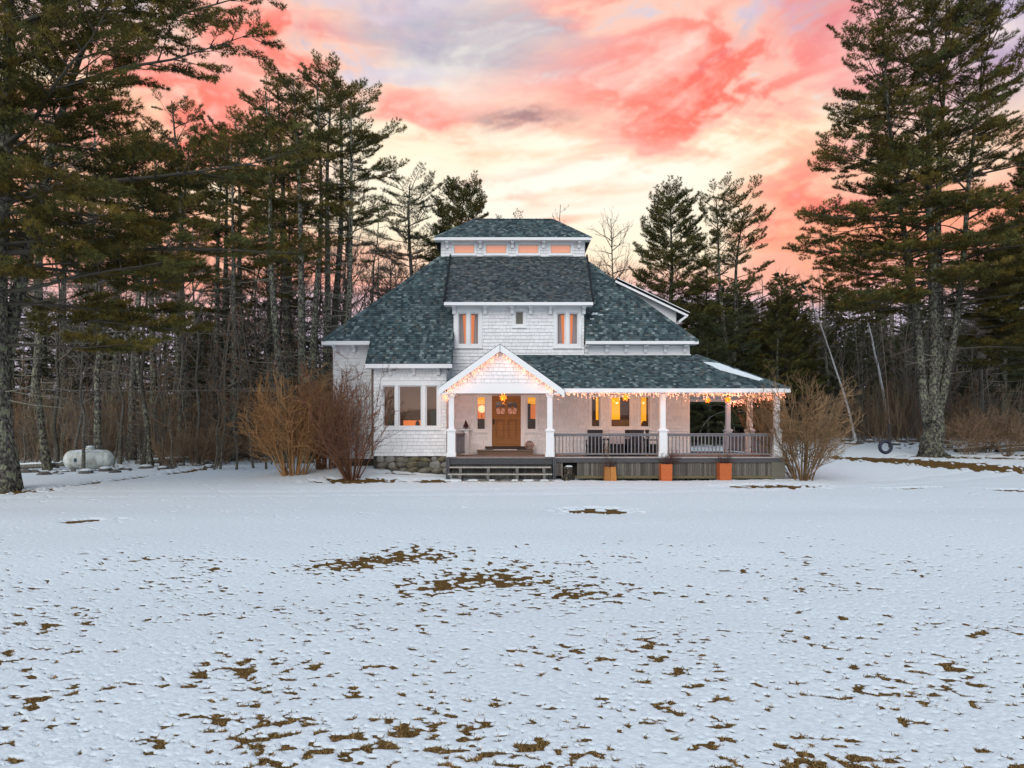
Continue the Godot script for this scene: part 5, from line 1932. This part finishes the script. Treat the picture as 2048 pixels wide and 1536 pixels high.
func make_brush() -> void:
	# tangled undergrowth between the trunks
	for i in 3:
		var mb := MB.new()
		for j in 9:
			var a := rng.randf() * TAU
			bare_limb(mb, Vector3(rng.randf_range(-0.7, 0.7), -0.1, rng.randf_range(-0.7, 0.7)), a, rng.randf_range(0.9, 1.4), rng.randf_range(1.2, 2.8), 0.014, 2, shade([Color(0.24, 0.145, 0.095), Color(0.19, 0.155, 0.125), Color(0.3, 0.22, 0.135)][i], rng.randf_range(0.7, 1.3)))
		var m := mb.mesh(M.twig)
		var where := []
		var tints := []
		for j in 260:
			var left := j < 160
			var d := rng.randf_range(36.5, 58.0) if left else rng.randf_range(45.0, 62.0)
			var px := rng.randf_range(-60, 640) if left else rng.randf_range(1390, 2120)
			if left and d < 38.0 and px > 470:
				continue
			if not left and px < 1560 and d < 50.0:
				continue
			var s := rng.randf_range(0.7, 1.5)
			where.append(Transform3D(Basis(Vector3.UP, rng.randf() * TAU).scaled(Vector3(s, s * rng.randf_range(0.8, 1.2), s)), at_px(px, d)))
			tints.append(shade(Color.WHITE, rng.randf_range(0.6, 1.2)))
		var o := scatter("undergrowth" if i == 0 else "undergrowth_%03d" % i, m, where, tints, self)
		tag(o, ["reddish brown undergrowth between the trunks", "dark grey undergrowth between the trunks", "pale tan undergrowth between the trunks"][i], "undergrowth", "", "stuff")


func make_bushes() -> void:
	var o := bush("bush", "tan bare bush of many fine stems left of the house", {"stems": 60, "height": 4.7, "spread": 1.45, "foot": 0.42, "thick": 0.024, "subs": 10, "vase": 0.95, "from": 0.28, "sub_len": 0.25, "depth": 2, "color": Color(0.34, 0.185, 0.082)})
	o.position = at_px(588, 27.2)
	o = bush("bush", "dark reddish brown bare bush before the left windows", {"stems": 30, "height": 5.0, "spread": 1.9, "foot": 0.3, "thick": 0.034, "subs": 9, "vase": 0.85, "from": 0.14, "sub_len": 0.26, "depth": 2, "color": Color(0.17, 0.085, 0.052)})
	o.position = at_px(704, 26.3)
	o = bush("bush", "rusty brown bare bush at the left corner of the house", {"stems": 44, "height": 4.5, "spread": 1.25, "foot": 0.4, "thick": 0.022, "subs": 8, "vase": 1.4, "from": 0.2, "sub_len": 0.26, "depth": 2, "color": Color(0.24, 0.115, 0.06)})
	o.position = at_px(652, 28.4)
	o = bush("bush", "large tan bare bush at the right end of the porch", {"stems": 44, "height": 4.6, "spread": 2.2, "foot": 0.4, "thick": 0.026, "subs": 11, "vase": 1.0, "from": 0.16, "sub_len": 0.26, "depth": 2, "color": Color(0.25, 0.165, 0.09)})
	o.position = at_px(1606, 26.6)
	var s := bush("bush", "brown bare shrub right of the big forked pine", {"stems": 22, "height": 3.0, "spread": 1.2, "foot": 0.4, "thick": 0.02, "subs": 7, "vase": 1.3, "from": 0.15, "sub_len": 0.3, "depth": 2, "color": Color(0.22, 0.15, 0.095), "group": "bare shrubs right of the big forked pine"})
	s.position = at_px(1935, 38.0)
	for p in [[1972, 39.5, 1.0], [2015, 38.0, 0.85], [2050, 40.0, 1.1], [1905, 41.0, 1.0]]:
		copy_thing(s, at_px(p[0], p[1]), rng.randf() * TAU, p[2])
	for p in [[395, 34.5, 0.8], [440, 35.5, 0.9], [520, 37.0, 0.8], [345, 34.0, 0.7]]:
		copy_thing(s, at_px(p[0], p[1]), rng.randf() * TAU, p[2], "brown bare shrub at the edge of the left woods", "bare shrubs at the edge of the left woods")


# ------------------------------------------------------------------ smaller things
func make_lights() -> void:
	var bulb := MB.new()
	bulb.ball(Vector3.ZERO, Vector3(0.017, 0.024, 0.017), 4, 6)
	var bm := bulb.mesh(M.bulb)
	var wire_c := Color(0.35, 0.3, 0.28)
	# gable: a double row of bulbs under each rake
	var runs := [["fairy_lights", "fairy lights under the left slope of the porch gable", Vector3(-2.55, 3.42, -26.12), Vector3(-0.5, 4.88, -26.12), 105, 0.45], ["fairy_lights", "fairy lights under the right slope of the porch gable", Vector3(-0.4, 4.88, -26.12), Vector3(1.72, 3.42, -26.12), 105, 0.45],
		["icicle_lights", "icicle fairy lights along the front eave of the porch", Vector3(1.75, 3.36, -26.24), Vector3(10.4, 3.36, -26.24), 300, 0.34], ["icicle_lights", "icicle fairy lights along the right side eave of the porch", Vector3(10.4, 3.36, -26.4), Vector3(10.4, 3.36, -33.0), 260, 0.42],
		["icicle_lights", "bunched fairy lights at the left corner of the porch gable", Vector3(-2.62, 3.36, -26.2), Vector3(-2.5, 3.36, -28.6), 130, 0.44]]
	for r in runs:
		var o := thing(r[0], r[1], "string lights", r[2])
		var wire := MB.new()
		var l: float = r[2].distance_to(r[3])
		var n := int(l / 0.12)
		var pts := []
		var radii := []
		for i in n + 1:
			pts.append(r[2].lerp(r[3], float(i) / n) - r[2] + Vector3(0, 0.015 * sin(i * 1.3), 0))
			radii.append(0.004)
		wire.tube(pts, radii, 3, wire_c)
		var where := []
		var drops := int(r[4] / 3.0)
		for i in drops:
			var p: Vector3 = r[2].lerp(r[3], (i + rng.randf()) / drops) - r[2]
			var drop: float = r[5] * rng.randf_range(0.25, 1.0) * (0.7 + 0.3 * sin(i * 1.7))
			var q := p + Vector3(rng.randf_range(-0.04, 0.04), -drop, rng.randf_range(0, 0.03))
			wire.tube([p, q], [0.003, 0.003], 3, wire_c)
			for j in 3:
				where.append(Transform3D(Basis(), p.lerp(q, (j + rng.randf_range(0.2, 1.0)) / 3.0) + Vector3(rng.randf_range(-0.02, 0.02), 0, rng.randf_range(0.0, 0.02))))
		part("wire", wire, M.plain, o, "stuff")
		var b := scatter("bulb", bm, where, [], o)
		b.set_meta("kind", "stuff")
		var lamps := int(maxf(3.0, l / 0.55)) if r[0] == "fairy_lights" else int(maxf(2.0, l / 1.1))
		for i in lamps:
			var lamp := OmniLight3D.new()
			lamp.name = "bulb_light"
			lamp.light_color = Color8(255, 165, 135)
			lamp.light_energy = 0.032 if r[0] == "fairy_lights" else 0.075
			lamp.light_size = 0.05
			lamp.omni_range = 12.0
			lamp.omni_attenuation = 2.0
			lamp.shadow_enabled = true
			lamp.position = r[2].lerp(r[3], (i + 0.5) / lamps) - r[2] + Vector3(0, -0.16, 0.1)
			o.add_child(lamp, true)


func star_lantern(at: Vector3, label: String, energy: float, size := 1.0) -> void:
	var o := thing("star_lantern", label, "lantern", at)
	var s := MB.new()
	var dirs := []
	for i in 14:
		var y := 1.0 - 2.0 * (i + 0.5) / 14.0
		var a := i * 2.39996
		dirs.append(Vector3(cos(a) * sqrt(1.0 - y * y), y, sin(a) * sqrt(1.0 - y * y)))
	for d in dirs:
		var u: Vector3 = d.cross(Vector3(0.3, 1, 0.2)).normalized()
		var w: Vector3 = d.cross(u)
		var base := []
		for k in 4:
			base.append(d * 0.06 + (u * cos(k * PI / 2) + w * sin(k * PI / 2)) * 0.05)
		for k in 4:
			s.tri(base[k], base[(k + 1) % 4], d * 0.17)
	for i in s.v.size():
		s.v[i] *= size
	part("star", s, M.star, o)
	var c := MB.new()
	c.tube([Vector3(0, 0.1 * size, 0), Vector3(0, 3.41 - at.y, 0)], [0.012, 0.012], 5, Color(0.03, 0.025, 0.02))
	c.lathe([Vector2(0.05, 3.37 - at.y), Vector2(0.05, 3.41 - at.y)], 10, Color(0.03, 0.025, 0.02))
	part("hanging_rod", c, M.metal, o)
	var lamp := OmniLight3D.new()
	lamp.name = "lantern_light"
	lamp.light_color = Color8(255, 168, 92)
	lamp.light_energy = energy
	lamp.light_size = 0.08
	lamp.omni_range = 14.0
	lamp.omni_attenuation = 2.0
	lamp.shadow_enabled = true
	o.add_child(lamp, true)


func make_porch_things() -> void:
	star_lantern(Vector3(-0.34, 3.2, -26.9), "glowing star lantern hanging before the front door", 0.75)
	star_lantern(Vector3(4.5, 3.24, -27.4), "glowing star lantern hanging before the kitchen windows", 0.75)
	star_lantern(Vector3(7.95, 3.16, -28.1), "small orange lantern hanging near the right corner of the house wall", 0.35, 0.85)
	star_lantern(Vector3(9.05, 3.22, -29.0), "bright lantern above the left rear porch post", 0.6)
	# table and chairs behind the railing
	var wicker := Color(0.035, 0.026, 0.024)
	var tb := thing("porch_table", "long pale topped table between the dark porch chairs", "table", Vector3(4.3, DECK, -27.9))
	var t := MB.new()
	t.box(Vector3(0, 0.7, 0), Vector3(2.2, 0.045, 0.8), Color(0.5, 0.42, 0.4))
	t.box(Vector3(0, 0.645, 0), Vector3(2.1, 0.06, 0.7), Color(0.08, 0.06, 0.055))
	part("table_top", t, M.wood_flat, tb)
	for x in [-1.0, 1.0]:
		for z in [-0.33, 0.33]:
			t = MB.new()
			t.box(Vector3(x, 0.31, z), Vector3(0.07, 0.62, 0.07), Color(0.06, 0.05, 0.05))
			part("leg", t, M.wood, tb)
	var ch := thing("porch_chair", "leftmost dark wicker chair behind the porch railing", "chair", Vector3(3.22, DECK, -27.3))
	var m := MB.new()
	m.box(Vector3(0, 0.42, 0), Vector3(0.54, 0.06, 0.52), wicker)
	part("seat", m, M.cloth, ch)
	m = MB.new()
	m.box(Vector3(0, 0.72, 0.27), Vector3(0.54, 0.6, 0.035), wicker)
	for i in 9:
		m.box(Vector3(-0.24 + 0.06 * i, 0.7, 0.291), Vector3(0.025, 0.54, 0.01), shade(wicker, 1.5))
	m.box(Vector3(0, 1.0, 0.275), Vector3(0.56, 0.06, 0.05), wicker)
	part("backrest", m, M.cloth, ch)
	for x in [-0.27, 0.27]:
		m = MB.new()
		m.box(Vector3(x, 0.62, 0.0), Vector3(0.05, 0.035, 0.5), wicker)
		m.box(Vector3(x, 0.5, -0.22), Vector3(0.04, 0.24, 0.04), wicker)
		part("armrest", m, M.cloth, ch)
		for z in [-0.23, 0.25]:
			m = MB.new()
			m.box(Vector3(x * 0.93, 0.2, z), Vector3(0.04, 0.4, 0.04), wicker)
			part("leg", m, M.cloth, ch)
	m = MB.new()
	m.box(Vector3(0, 0.2, 0.02), Vector3(0.46, 0.36, 0.44), shade(wicker, 0.8))
	part("apron", m, M.cloth, ch)
	copy_thing(ch, Vector3(4.12, DECK, -27.35), 0.0, 1.0, "dark wicker chair with a pale blanket over its back")
	copy_thing(ch, Vector3(4.86, DECK, -27.3), 0.05, 1.0, "dark wicker chair right of the one with the blanket")
	copy_thing(ch, Vector3(5.72, DECK, -27.9), -PI / 2, 1.0, "dark wicker chair at the end of the table, half hidden by the porch post")
	copy_thing(ch, Vector3(3.5, DECK, -28.55), PI, 1.0, "dark wicker chair on the far side of the table, under the left window")
	copy_thing(ch, Vector3(4.7, DECK, -28.55), PI, 1.0, "dark wicker chair on the far side of the table, under the wide window")
	var b := MB.new()
	var prev := []
	for i in 19:
		var u := i / 18.0
		var x := lerpf(-0.29, 0.29, u)
		var w := 0.012 * sin(u * 23.0)
		var row := [Vector3(x, -0.52 + 0.01 * sin(u * 9.0), 0.075 + w), Vector3(x, -0.2, 0.065 + w), Vector3(x, 0.01, 0.055), Vector3(x, 0.035, 0.0), Vector3(x, 0.01, -0.055), Vector3(x, -0.3, -0.06 + w)]
		if prev:
			for j in 5:
				b.quad(prev[j], row[j], row[j + 1], prev[j + 1], Color(0.55, 0.4, 0.37))
		prev = row
	var bl := MeshInstance3D.new()
	bl.mesh = b.mesh(M.cloth)
	bl.name = numbered("blanket")
	add_child(bl)
	bl.position = Vector3(4.12, DECK + 1.0, -27.08)
	tag(bl, "pale pink blanket draped over the back of a porch chair", "blanket")
	# by the door
	var ball := thing("wicker_ball", "round vine ball with small red berries on the door step", "ornament", Vector3(0.72, 1.13, -28.55))
	m = MB.new()
	for i in 16:
		var n := rand_dir()
		var u := n.cross(rand_dir()).normalized()
		var w := n.cross(u)
		var pts := []
		var radii := []
		var r := rng.randf_range(0.16, 0.19)
		for j in 17:
			pts.append(Vector3(0, 0.19, 0) + (u * cos(TAU * j / 16.0) + w * sin(TAU * j / 16.0)) * r)
			radii.append(0.009)
		m.tube(pts, radii, 4, Color(0.4, 0.3, 0.26))
	part("vine", m, M.twig, ball)
	m = MB.new()
	for i in 14:
		m.ball(Vector3(0, 0.19, 0) + rand_dir() * 0.18, Vector3.ONE * 0.018, 4, 6, Color(0.5, 0.05, 0.03))
	part("berry", m, M.plain, ball, "stuff")
	var cone := thing("cone_ornament", "small dark red cone tree on the white railing post left of the door", "ornament", Vector3(-1.92, 1.985, -28.8))
	m = MB.new()
	m.lathe([Vector2(0.13, 0.07), Vector2(0.09, 0.16), Vector2(0.045, 0.29), Vector2(0.0, 0.4)], 14, Color(0.055, 0.022, 0.024))
	m.lathe([Vector2(0.0, 0.07), Vector2(0.13, 0.07)], 14, Color(0.03, 0.015, 0.015))
	part("cone", m, M.cloth, cone)
	m = MB.new()
	m.lathe([Vector2(0.025, 0.0), Vector2(0.025, 0.075)], 8, Color(0.03, 0.02, 0.02))
	part("stand", m, M.plain, cone)
	m = MB.new()
	m.box(Vector3(0, 0.01, 0), Vector3(0.95, 0.02, 0.3), Color(0.62, 0.58, 0.56))
	var mt := MeshInstance3D.new()
	mt.mesh = m.mesh(M.cloth)
	mt.name = numbered("door_mat")
	add_child(mt)
	mt.position = Vector3(-0.28, 1.13, -28.55)
	tag(mt, "pale door mat on the step before the front door", "mat")
	# planters before the skirt
	var tones := [Color(0.42, 0.17, 0.035), Color(0.56, 0.13, 0.035), Color(0.52, 0.125, 0.03)]
	var names := ["weathered tan wooden planter with dry twigs, nearest the steps", "orange red planter with a sprawling dry shrub, below the middle porch post", "orange planter with dry twigs nearest the right end of the porch"]
	for i in 3:
		var x: float = [3.68, 5.78, 7.98][i]
		var h: float = [0.58, 0.68, 0.69][i]
		var o := thing("planter", names[i], "planter", Vector3(x, ground_y(x, 26.05), -26.05), "")
		m = MB.new()
		var wt: float = [0.2, 0.21, 0.225][i]
		var wb: float = [0.23, 0.2, 0.21][i]
		var lo := []
		var hi := []
		var inn := []
		for c in [[-1, 1], [1, 1], [1, -1], [-1, -1]]:
			lo.append(Vector3(c[0] * wb, -0.05, c[1] * wb))
			hi.append(Vector3(c[0] * wt, h, c[1] * wt))
			inn.append(Vector3(c[0] * (wt - 0.03), h, c[1] * (wt - 0.03)))
		for c in 4:
			var n := (c + 1) % 4
			if i == 0:
				for pl in 2:
					var p0: Vector3 = lo[c].lerp(lo[n], pl * 0.51)
					var p1: Vector3 = lo[c].lerp(lo[n], pl * 0.51 + 0.49)
					var q0: Vector3 = hi[c].lerp(hi[n], pl * 0.51)
					var q1: Vector3 = hi[c].lerp(hi[n], pl * 0.51 + 0.49)
					m.quad(p0, p1, q1, q0, shade(tones[i], 0.85 + 0.3 * pl))
				m.quad(lo[c] * 0.97, lo[n] * 0.97, hi[n] * 0.97, hi[c] * 0.97, Color(0.05, 0.02, 0.01))
			else:
				m.quad(lo[c], lo[n], hi[n], hi[c], tones[i])
			m.quad(hi[c], hi[n], inn[n], inn[c], shade(tones[i], 1.1))
			m.quad(inn[c], inn[n], inn[n] - Vector3(0, 0.12, 0), inn[c] - Vector3(0, 0.12, 0), shade(tones[i], 0.8))
		part("pot", m, M.planter, o)
		m = MB.new()
		m.quad(inn[0] - Vector3(0, 0.06, 0), inn[1] - Vector3(0, 0.06, 0), inn[2] - Vector3(0, 0.06, 0), inn[3] - Vector3(0, 0.06, 0), Color(0.05, 0.035, 0.025))
		part("soil", m, M.plain, o)
		m = MB.new()
		for j in [26, 44, 30][i]:
			var a := rng.randf() * TAU
			if i == 1 and rng.randf() < 0.6:
				a = rng.randf_range(-0.7, 0.7)
			bare_limb(m, Vector3(rng.randf_range(-0.1, 0.1), h - 0.08, rng.randf_range(-0.1, 0.1)), a, rng.randf_range(0.25, 1.2), rng.randf_range(0.25, 0.55) * (1.35 if i == 1 else 1.0), 0.008, 1, shade(Color(0.105, 0.062, 0.055), rng.randf_range(0.7, 1.3)))
		part("twigs", m, M.twig, o, "stuff")
	# stump
	var st := thing("tree_stump", "snowy dark log standing on end right of the steps", "stump", Vector3(2.12, ground_y(2.1, 26.15) - 0.03, -26.15))
	m = MB.new()
	m.lathe([Vector2(0.22, 0.0), Vector2(0.17, 0.15), Vector2(0.16, 0.4), Vector2(0.18, 0.58)], 11, Color(0.55, 0.52, 0.5))
	m.lathe([Vector2(0.18, 0.58), Vector2(0.0, 0.6)], 11, Color(1.6, 1.4, 1.2))
	for i in 9:
		var a := rng.randf() * TAU
		m.ball(Vector3(cos(a) * 0.19, rng.randf_range(0.05, 0.5), sin(a) * 0.19), Vector3(0.07, 0.1, 0.07), 4, 6, Color(0.25, 0.22, 0.2))
	part("log", m, M.bark_dark, st)
	m = MB.new()
	m.ball(Vector3(0.03, 0.6, 0.02), Vector3(0.14, 0.04, 0.12), 6, 10)
	part("snow_cap", m, M.snow, st)


func snow_sheet(called: String, label: String, poly: Array, n: Vector3, thick: float) -> void:      # a patch of snow with an uneven, rounded rim on a sloping surface
	var mid := Vector3.ZERO
	for p in poly:
		mid += p
	mid /= poly.size()
	var mb := MB.new()
	var rim := []
	for i in poly.size():
		var a: Vector3 = poly[i]
		var b: Vector3 = poly[(i + 1) % poly.size()]
		for j in 8:
			rim.append(a.lerp(b, j / 8.0) + (a.lerp(b, j / 8.0) - mid).normalized() * rng.randf_range(-0.05, 0.02))
	for i in rim.size():
		var a: Vector3 = rim[i]
		var b: Vector3 = rim[(i + 1) % rim.size()]
		var ai := a.lerp(mid, 0.12) + n * thick
		var bi := b.lerp(mid, 0.12) + n * thick
		mb.quad(a, b, bi, ai)
		mb.tri(ai, bi, mid + n * thick * 1.2)
	for i in mb.v.size():
		mb.v[i] -= mid
	var o := MeshInstance3D.new()
	o.mesh = mb.mesh(M.snow)
	o.name = numbered(called)
	add_child(o)
	o.position = mid
	tag(o, label, "snow", "snow remnants on the roof" if label.begins_with("small snow remnant") else "snow patches on the lowest step" if called == "step_snow" else "")


func make_snow_patches() -> void:
	var pn := Vector3(0, 1, 0.56).normalized()
	var place := func(x: float, z: float) -> Vector3: return Vector3(x, 3.53 + 0.56 * (-26.2 - z), z) + pn * 0.02
	snow_sheet("roof_snow", "strip of snow left along the right hip of the porch roof", [place.call(9.55, -26.75), place.call(9.75, -26.85), place.call(8.35, -28.25), place.call(7.8, -28.35), place.call(8.3, -27.6)], pn, 0.035)
	var mn := Vector3(0, 1, 1.04).normalized()
	for p in [[3.4, 29.5, 0.1], [3.55, 29.75, 0.16], [3.8, 29.7, 0.1], [3.3, 29.2, 0.08], [4.1, 29.95, 0.07]]:
		var c: Vector3 = Vector3(p[0], 5.62 + 1.04 * (p[1] - 28.5), -p[1]) + mn * 0.022
		var u: Vector3 = Vector3(0, 1.04, -1).normalized() * p[2] * 0.5
		var r: Vector3 = Vector3.RIGHT * p[2]
		snow_sheet("roof_snow", "small snow remnant on the main roof just right of the dormer", [c - r - u, c + r - u * 0.6, c + r + u, c - r * 0.7 + u], mn, 0.02)
	for p in [[-2.15, 0.5], [-1.45, 0.3], [-0.75, 0.18], [0.1, 0.22], [0.6, 0.34], [1.2, 0.26]]:
		var x: float = p[0]
		var w: float = p[1]
		snow_sheet("step_snow", "small snow patch on the lowest porch step", [Vector3(x - w * 0.6, 0.062, -25.54), Vector3(x + w * 0.6, 0.062, -25.54), Vector3(x + w * 0.5, 0.062, -25.76), Vector3(x - w * 0.5, 0.062, -25.76)], Vector3.UP, 0.05)


func make_yard_things() -> void:
	# gas tank
	var c := at_px(178, 31.0)
	var o := thing("gas_tank", "white weathered gas tank lying at the edge of the woods with snow on top", "gas tank", c)
	o.rotation.y = 0.5
	var m := MB.new()
	var prof := []
	for i in 9:
		var a := PI * 0.5 * i / 8.0
		prof.append(Vector2(0.43 * sin(a), -0.98 + 0.36 * (1.0 - cos(a))))
	for i in range(8, -1, -1):
		var a := PI * 0.5 * i / 8.0
		prof.append(Vector2(0.43 * sin(a), 0.98 - 0.36 * (1.0 - cos(a))))
	m.lathe(prof, 22)
	for i in m.v.size():
		m.v[i] = Vector3(m.v[i].y, m.v[i].x, -m.v[i].z) + Vector3(0, 0.56, 0)
		m.n[i] = Vector3(m.n[i].y, m.n[i].x, -m.n[i].z)
	m.box(Vector3(-0.5, 0.56, 0.425), Vector3(0.1, 0.16, 0.03), Color(0.05, 0.13, 0.2))
	part("tank", m, M.tank, o)
	m = MB.new()
	m.ball(Vector3(0.05, 1.0, 0), Vector3(0.2, 0.16, 0.19), 6, 12, Color(1, 1, 1))
	part("valve_cover", m, M.tank, o)
	m = MB.new()
	m.ball(Vector3(0.0, 0.93, 0), Vector3(0.75, 0.085, 0.26), 8, 18)
	m.ball(Vector3(0.05, 1.13, 0), Vector3(0.17, 0.06, 0.16), 6, 10)
	part("snow_cap", m, M.snow, o)
	for x in [-0.6, 0.6]:
		m = MB.new()
		m.box(Vector3(x, 0.06, 0), Vector3(0.16, 0.3, 0.7), Color(0.2, 0.19, 0.18))
		part("foot", m, M.stone, o)
	# tyre swing
	var tp := at_px(1771, 33.0)
	o = thing("tyre_swing", "old car tyre hanging on a rope left of the big forked pine", "tyre swing", Vector3(tp.x, 1.95 - (894.0 - 860.0) / LENS * 33.0, tp.z))
	m = MB.new()
	for i in 36:
		var a := TAU * i / 36.0
		var b := TAU * (i + 1) / 36.0
		for j in 10:
			var p := []
			for q in [[a, j], [b, j], [b, j + 1], [a, j + 1]]:
				var t: float = TAU * q[1] / 10.0
				var r := 0.27 + 0.075 * cos(t)
				p.append(Vector3(cos(q[0]) * r, sin(q[0]) * r, 0.09 * sin(t)))
			m.quad(p[0], p[1], p[2], p[3], Color(0.014, 0.018, 0.036))
	part("tyre", m, M.rubber, o)
	m = MB.new()
	m.tube([Vector3(0.19, -0.02, 0.0), Vector3(0.2, 0.35, 0), Vector3(0.2, 1.1, 0)], [0.055, 0.05, 0.045], 8, Color(0.018, 0.015, 0.015), true)
	part("rope_sleeve", m, M.rubber, o)
	m = MB.new()
	m.tube([Vector3(0.2, 1.05, 0), Vector3(0.24, 3.5, -0.4), Vector3(0.3, 6.2, -1.0)], [0.014, 0.014, 0.014], 5, Color(0.12, 0.1, 0.085))
	part("rope", m, M.twig, o)
	# wire across the left woods
	m = MB.new()
	var a0 := Vector3(-27.0, 4.05, -33.0)
	var a1 := Vector3(-7.45, 4.45, -36.0)
	var pts := []
	var radii := []
	for i in 21:
		var u := i / 20.0
		pts.append(a0.lerp(a1, u) - a0 + Vector3(0, -0.35 * sin(PI * u), 0))
		radii.append(0.009)
	m.tube(pts, radii, 4, Color(0.25, 0.24, 0.24))
	var wi := MeshInstance3D.new()
	wi.mesh = m.mesh(M.plain)
	wi.name = numbered("utility_wire")
	add_child(wi)
	wi.position = a0
	tag(wi, "thin grey wire strung across the left woods to the house", "wire")
	# bent birch saplings seen through the right end of the porch
	for p in [[1395, 44.0, 2.2, 0.5, 3.2], [1432, 45.0, 2.0, -0.7, 1.8], [1470, 44.0, 2.6, 0.8, -2.0], [1488, 46.0, 2.2, -0.3, 1.5], [1416, 46.0, 1.4, 0.2, 0.3], [1452, 43.0, 1.6, 0.2, -0.6]]:
		var g := at_px(p[0], p[1])
		m = MB.new()
		pts = []
		radii = []
		for i in 11:
			var u := i / 10.0
			pts.append(Vector3(p[4] * u * u, p[2] * sin(minf(u * 1.25, 1.0) * PI * 0.5) - 0.6 * pow(maxf(u - 0.6, 0.0), 2.0), p[3] * u))
			radii.append(lerpf(0.03, 0.01, u))
		m.tube(pts, radii, 5, Color(0.42, 0.4, 0.36))
		var sp := MeshInstance3D.new()
		sp.mesh = m.mesh(M.plain)
		sp.name = numbered("bent_sapling")
		add_child(sp)
		sp.position = g
		tag(sp, "pale sapling bent over by snow, seen through the right end of the porch", "sapling", "bent saplings behind the porch")
	# stones along the woods and logs on the right
	var kinds := []
	for i in 4:
		kinds.append(rock_mesh(40 + i, 7, 9, Color(0.12, 0.105, 0.09)))
	var spots := []
	for i in 26:
		spots.append([rng.randf_range(45, 420), rng.randf_range(28.5, 30.5) + 0.0, true])
	for i in 10:
		spots.append([rng.randf_range(420, 540), rng.randf_range(34, 38), true])
	for i in 14:
		spots.append([rng.randf_range(1690, 1830), rng.randf_range(44, 48), false])
	for i in 12:
		spots.append([rng.randf_range(1890, 2060), rng.randf_range(39, 44), false])
	for q in spots:
		if q[2]:
			q[1] += 4.5 * ss(150, 400, q[0])
		var g := at_px(q[0], q[1])
		var st := Node3D.new()
		st.name = numbered("field_stone")
		add_child(st)
		st.position = g + Vector3(0, 0.02, 0)
		var s := rng.randf_range(0.12, 0.34)
		st.rotation.y = rng.randf() * TAU
		var rk := hang("rock", kinds[rng.randi() % 4], st)
		rk.scale = Vector3(s * 1.3, s * 0.7, s)
		if rng.randf() < 0.55:
			var cap := MB.new()
			cap.ball(Vector3(0, s * 0.55, 0), Vector3(s * 1.0, s * 0.25, s * 0.8), 5, 9)
			part("snow_cap", cap, M.snow, st)
		tag(st, "dark field stone at the edge of the left woods" if q[2] else "dark field stone at the edge of the right woods", "stone", "stones at the edge of the left woods" if q[2] else "stones at the edge of the right woods")
	for p in [[1945, 40.0, 2.6, 0.3], [1995, 41.0, 3.0, -0.2], [2030, 39.5, 2.4, 0.15], [120, 33.5, 3.2, 0.1], [60, 32.0, 3.6, -0.15], [330, 36.5, 2.8, 0.3], [500, 40.0, 3.4, 0.25]]:
		var g := at_px(p[0], p[1])
		var lg := Node3D.new()
		lg.name = numbered("fallen_log")
		add_child(lg)
		lg.position = g
		lg.rotation.y = p[3]
		m = MB.new()
		m.tube([Vector3(-p[2] * 0.5, 0.1, 0), Vector3(0, 0.2, 0), Vector3(p[2] * 0.5, 0.3, 0)], [0.13, 0.12, 0.09], 8, Color.WHITE, true)
		part("trunk", m, M.bark_dark, lg)
		m = MB.new()
		m.tube([Vector3(-p[2] * 0.45, 0.2, 0), Vector3(0, 0.3, 0), Vector3(p[2] * 0.45, 0.37, 0)], [0.05, 0.07, 0.04], 6)
		part("snow_cap", m, M.snow, lg)
		tag(lg, "fallen snow covered trunk in the woods right of the forked pine" if p[0] > 1000 else "fallen snow covered trunk on the floor of the left woods", "log", "fallen trunks on the right" if p[0] > 1000 else "fallen trunks on the left")


func _ready() -> void:
	rng.seed = 20
	noise_low.seed = 3
	noise_low.frequency = 0.12
	noise_low.fractal_octaves = 3
	noise_pit.seed = 8
	noise_pit.frequency = 3.4
	noise_pit.fractal_octaves = 3
	noise_pit.fractal_gain = 0.5
	noise_rag.seed = 15
	noise_rag.frequency = 1.9
	noise_rag.fractal_octaves = 4
	noise_dimple.seed = 21
	noise_dimple.frequency = 6.0
	noise_dimple.fractal_octaves = 2
	# camera: level, its lens shifted up
	var cam := Camera3D.new()
	cam.name = "camera"
	add_child(cam)
	cam.position = Vector3(0, EYE, 0)
	cam.near = 0.1
	cam.far = 2000.0
	cam.projection = Camera3D.PROJECTION_FRUSTUM
	cam.size = 2.0 * 0.1 * 768.0 / LENS
	cam.frustum_offset = Vector2(0, 0.1 * 92.0 / LENS)
	# sky
	var env := Environment.new()
	env.background_mode = Environment.BG_SKY
	var panorama := PanoramaSkyMaterial.new()
	panorama.panorama = ImageTexture.create_from_image(sky_image())
	var sky := Sky.new()
	sky.sky_material = panorama
	env.sky = sky
	env.background_energy_multiplier = 0.95
	env.tonemap_mode = Environment.TONE_MAPPER_LINEAR
	env.tonemap_exposure = 1.16
	env.sdfgi_enabled = true
	env.ssao_enabled = true
	env.ssil_enabled = true
	var we := WorldEnvironment.new()
	we.name = "world"
	we.environment = env
	add_child(we)
	# soft light from the high clouds behind the camera
	var sun := DirectionalLight3D.new()
	sun.name = "sun"
	sun.light_energy = 0.5
	sun.light_angular_distance = 46.0
	sun.light_color = Color8(255, 250, 243)
	sun.shadow_enabled = true
	sun.rotation_degrees = Vector3(-35, -18, 0)
	sun.sky_mode = DirectionalLight3D.SKY_MODE_LIGHT_ONLY
	add_child(sun)
	make_materials()
	make_ground()
	make_house()
	make_boughs()
	make_big_pines()
	make_woods()
	make_far_woods()
	make_brush()
	make_bushes()
	make_porch_things()
	make_yard_things()
	make_snow_patches()
	make_lights()
	make_grass()
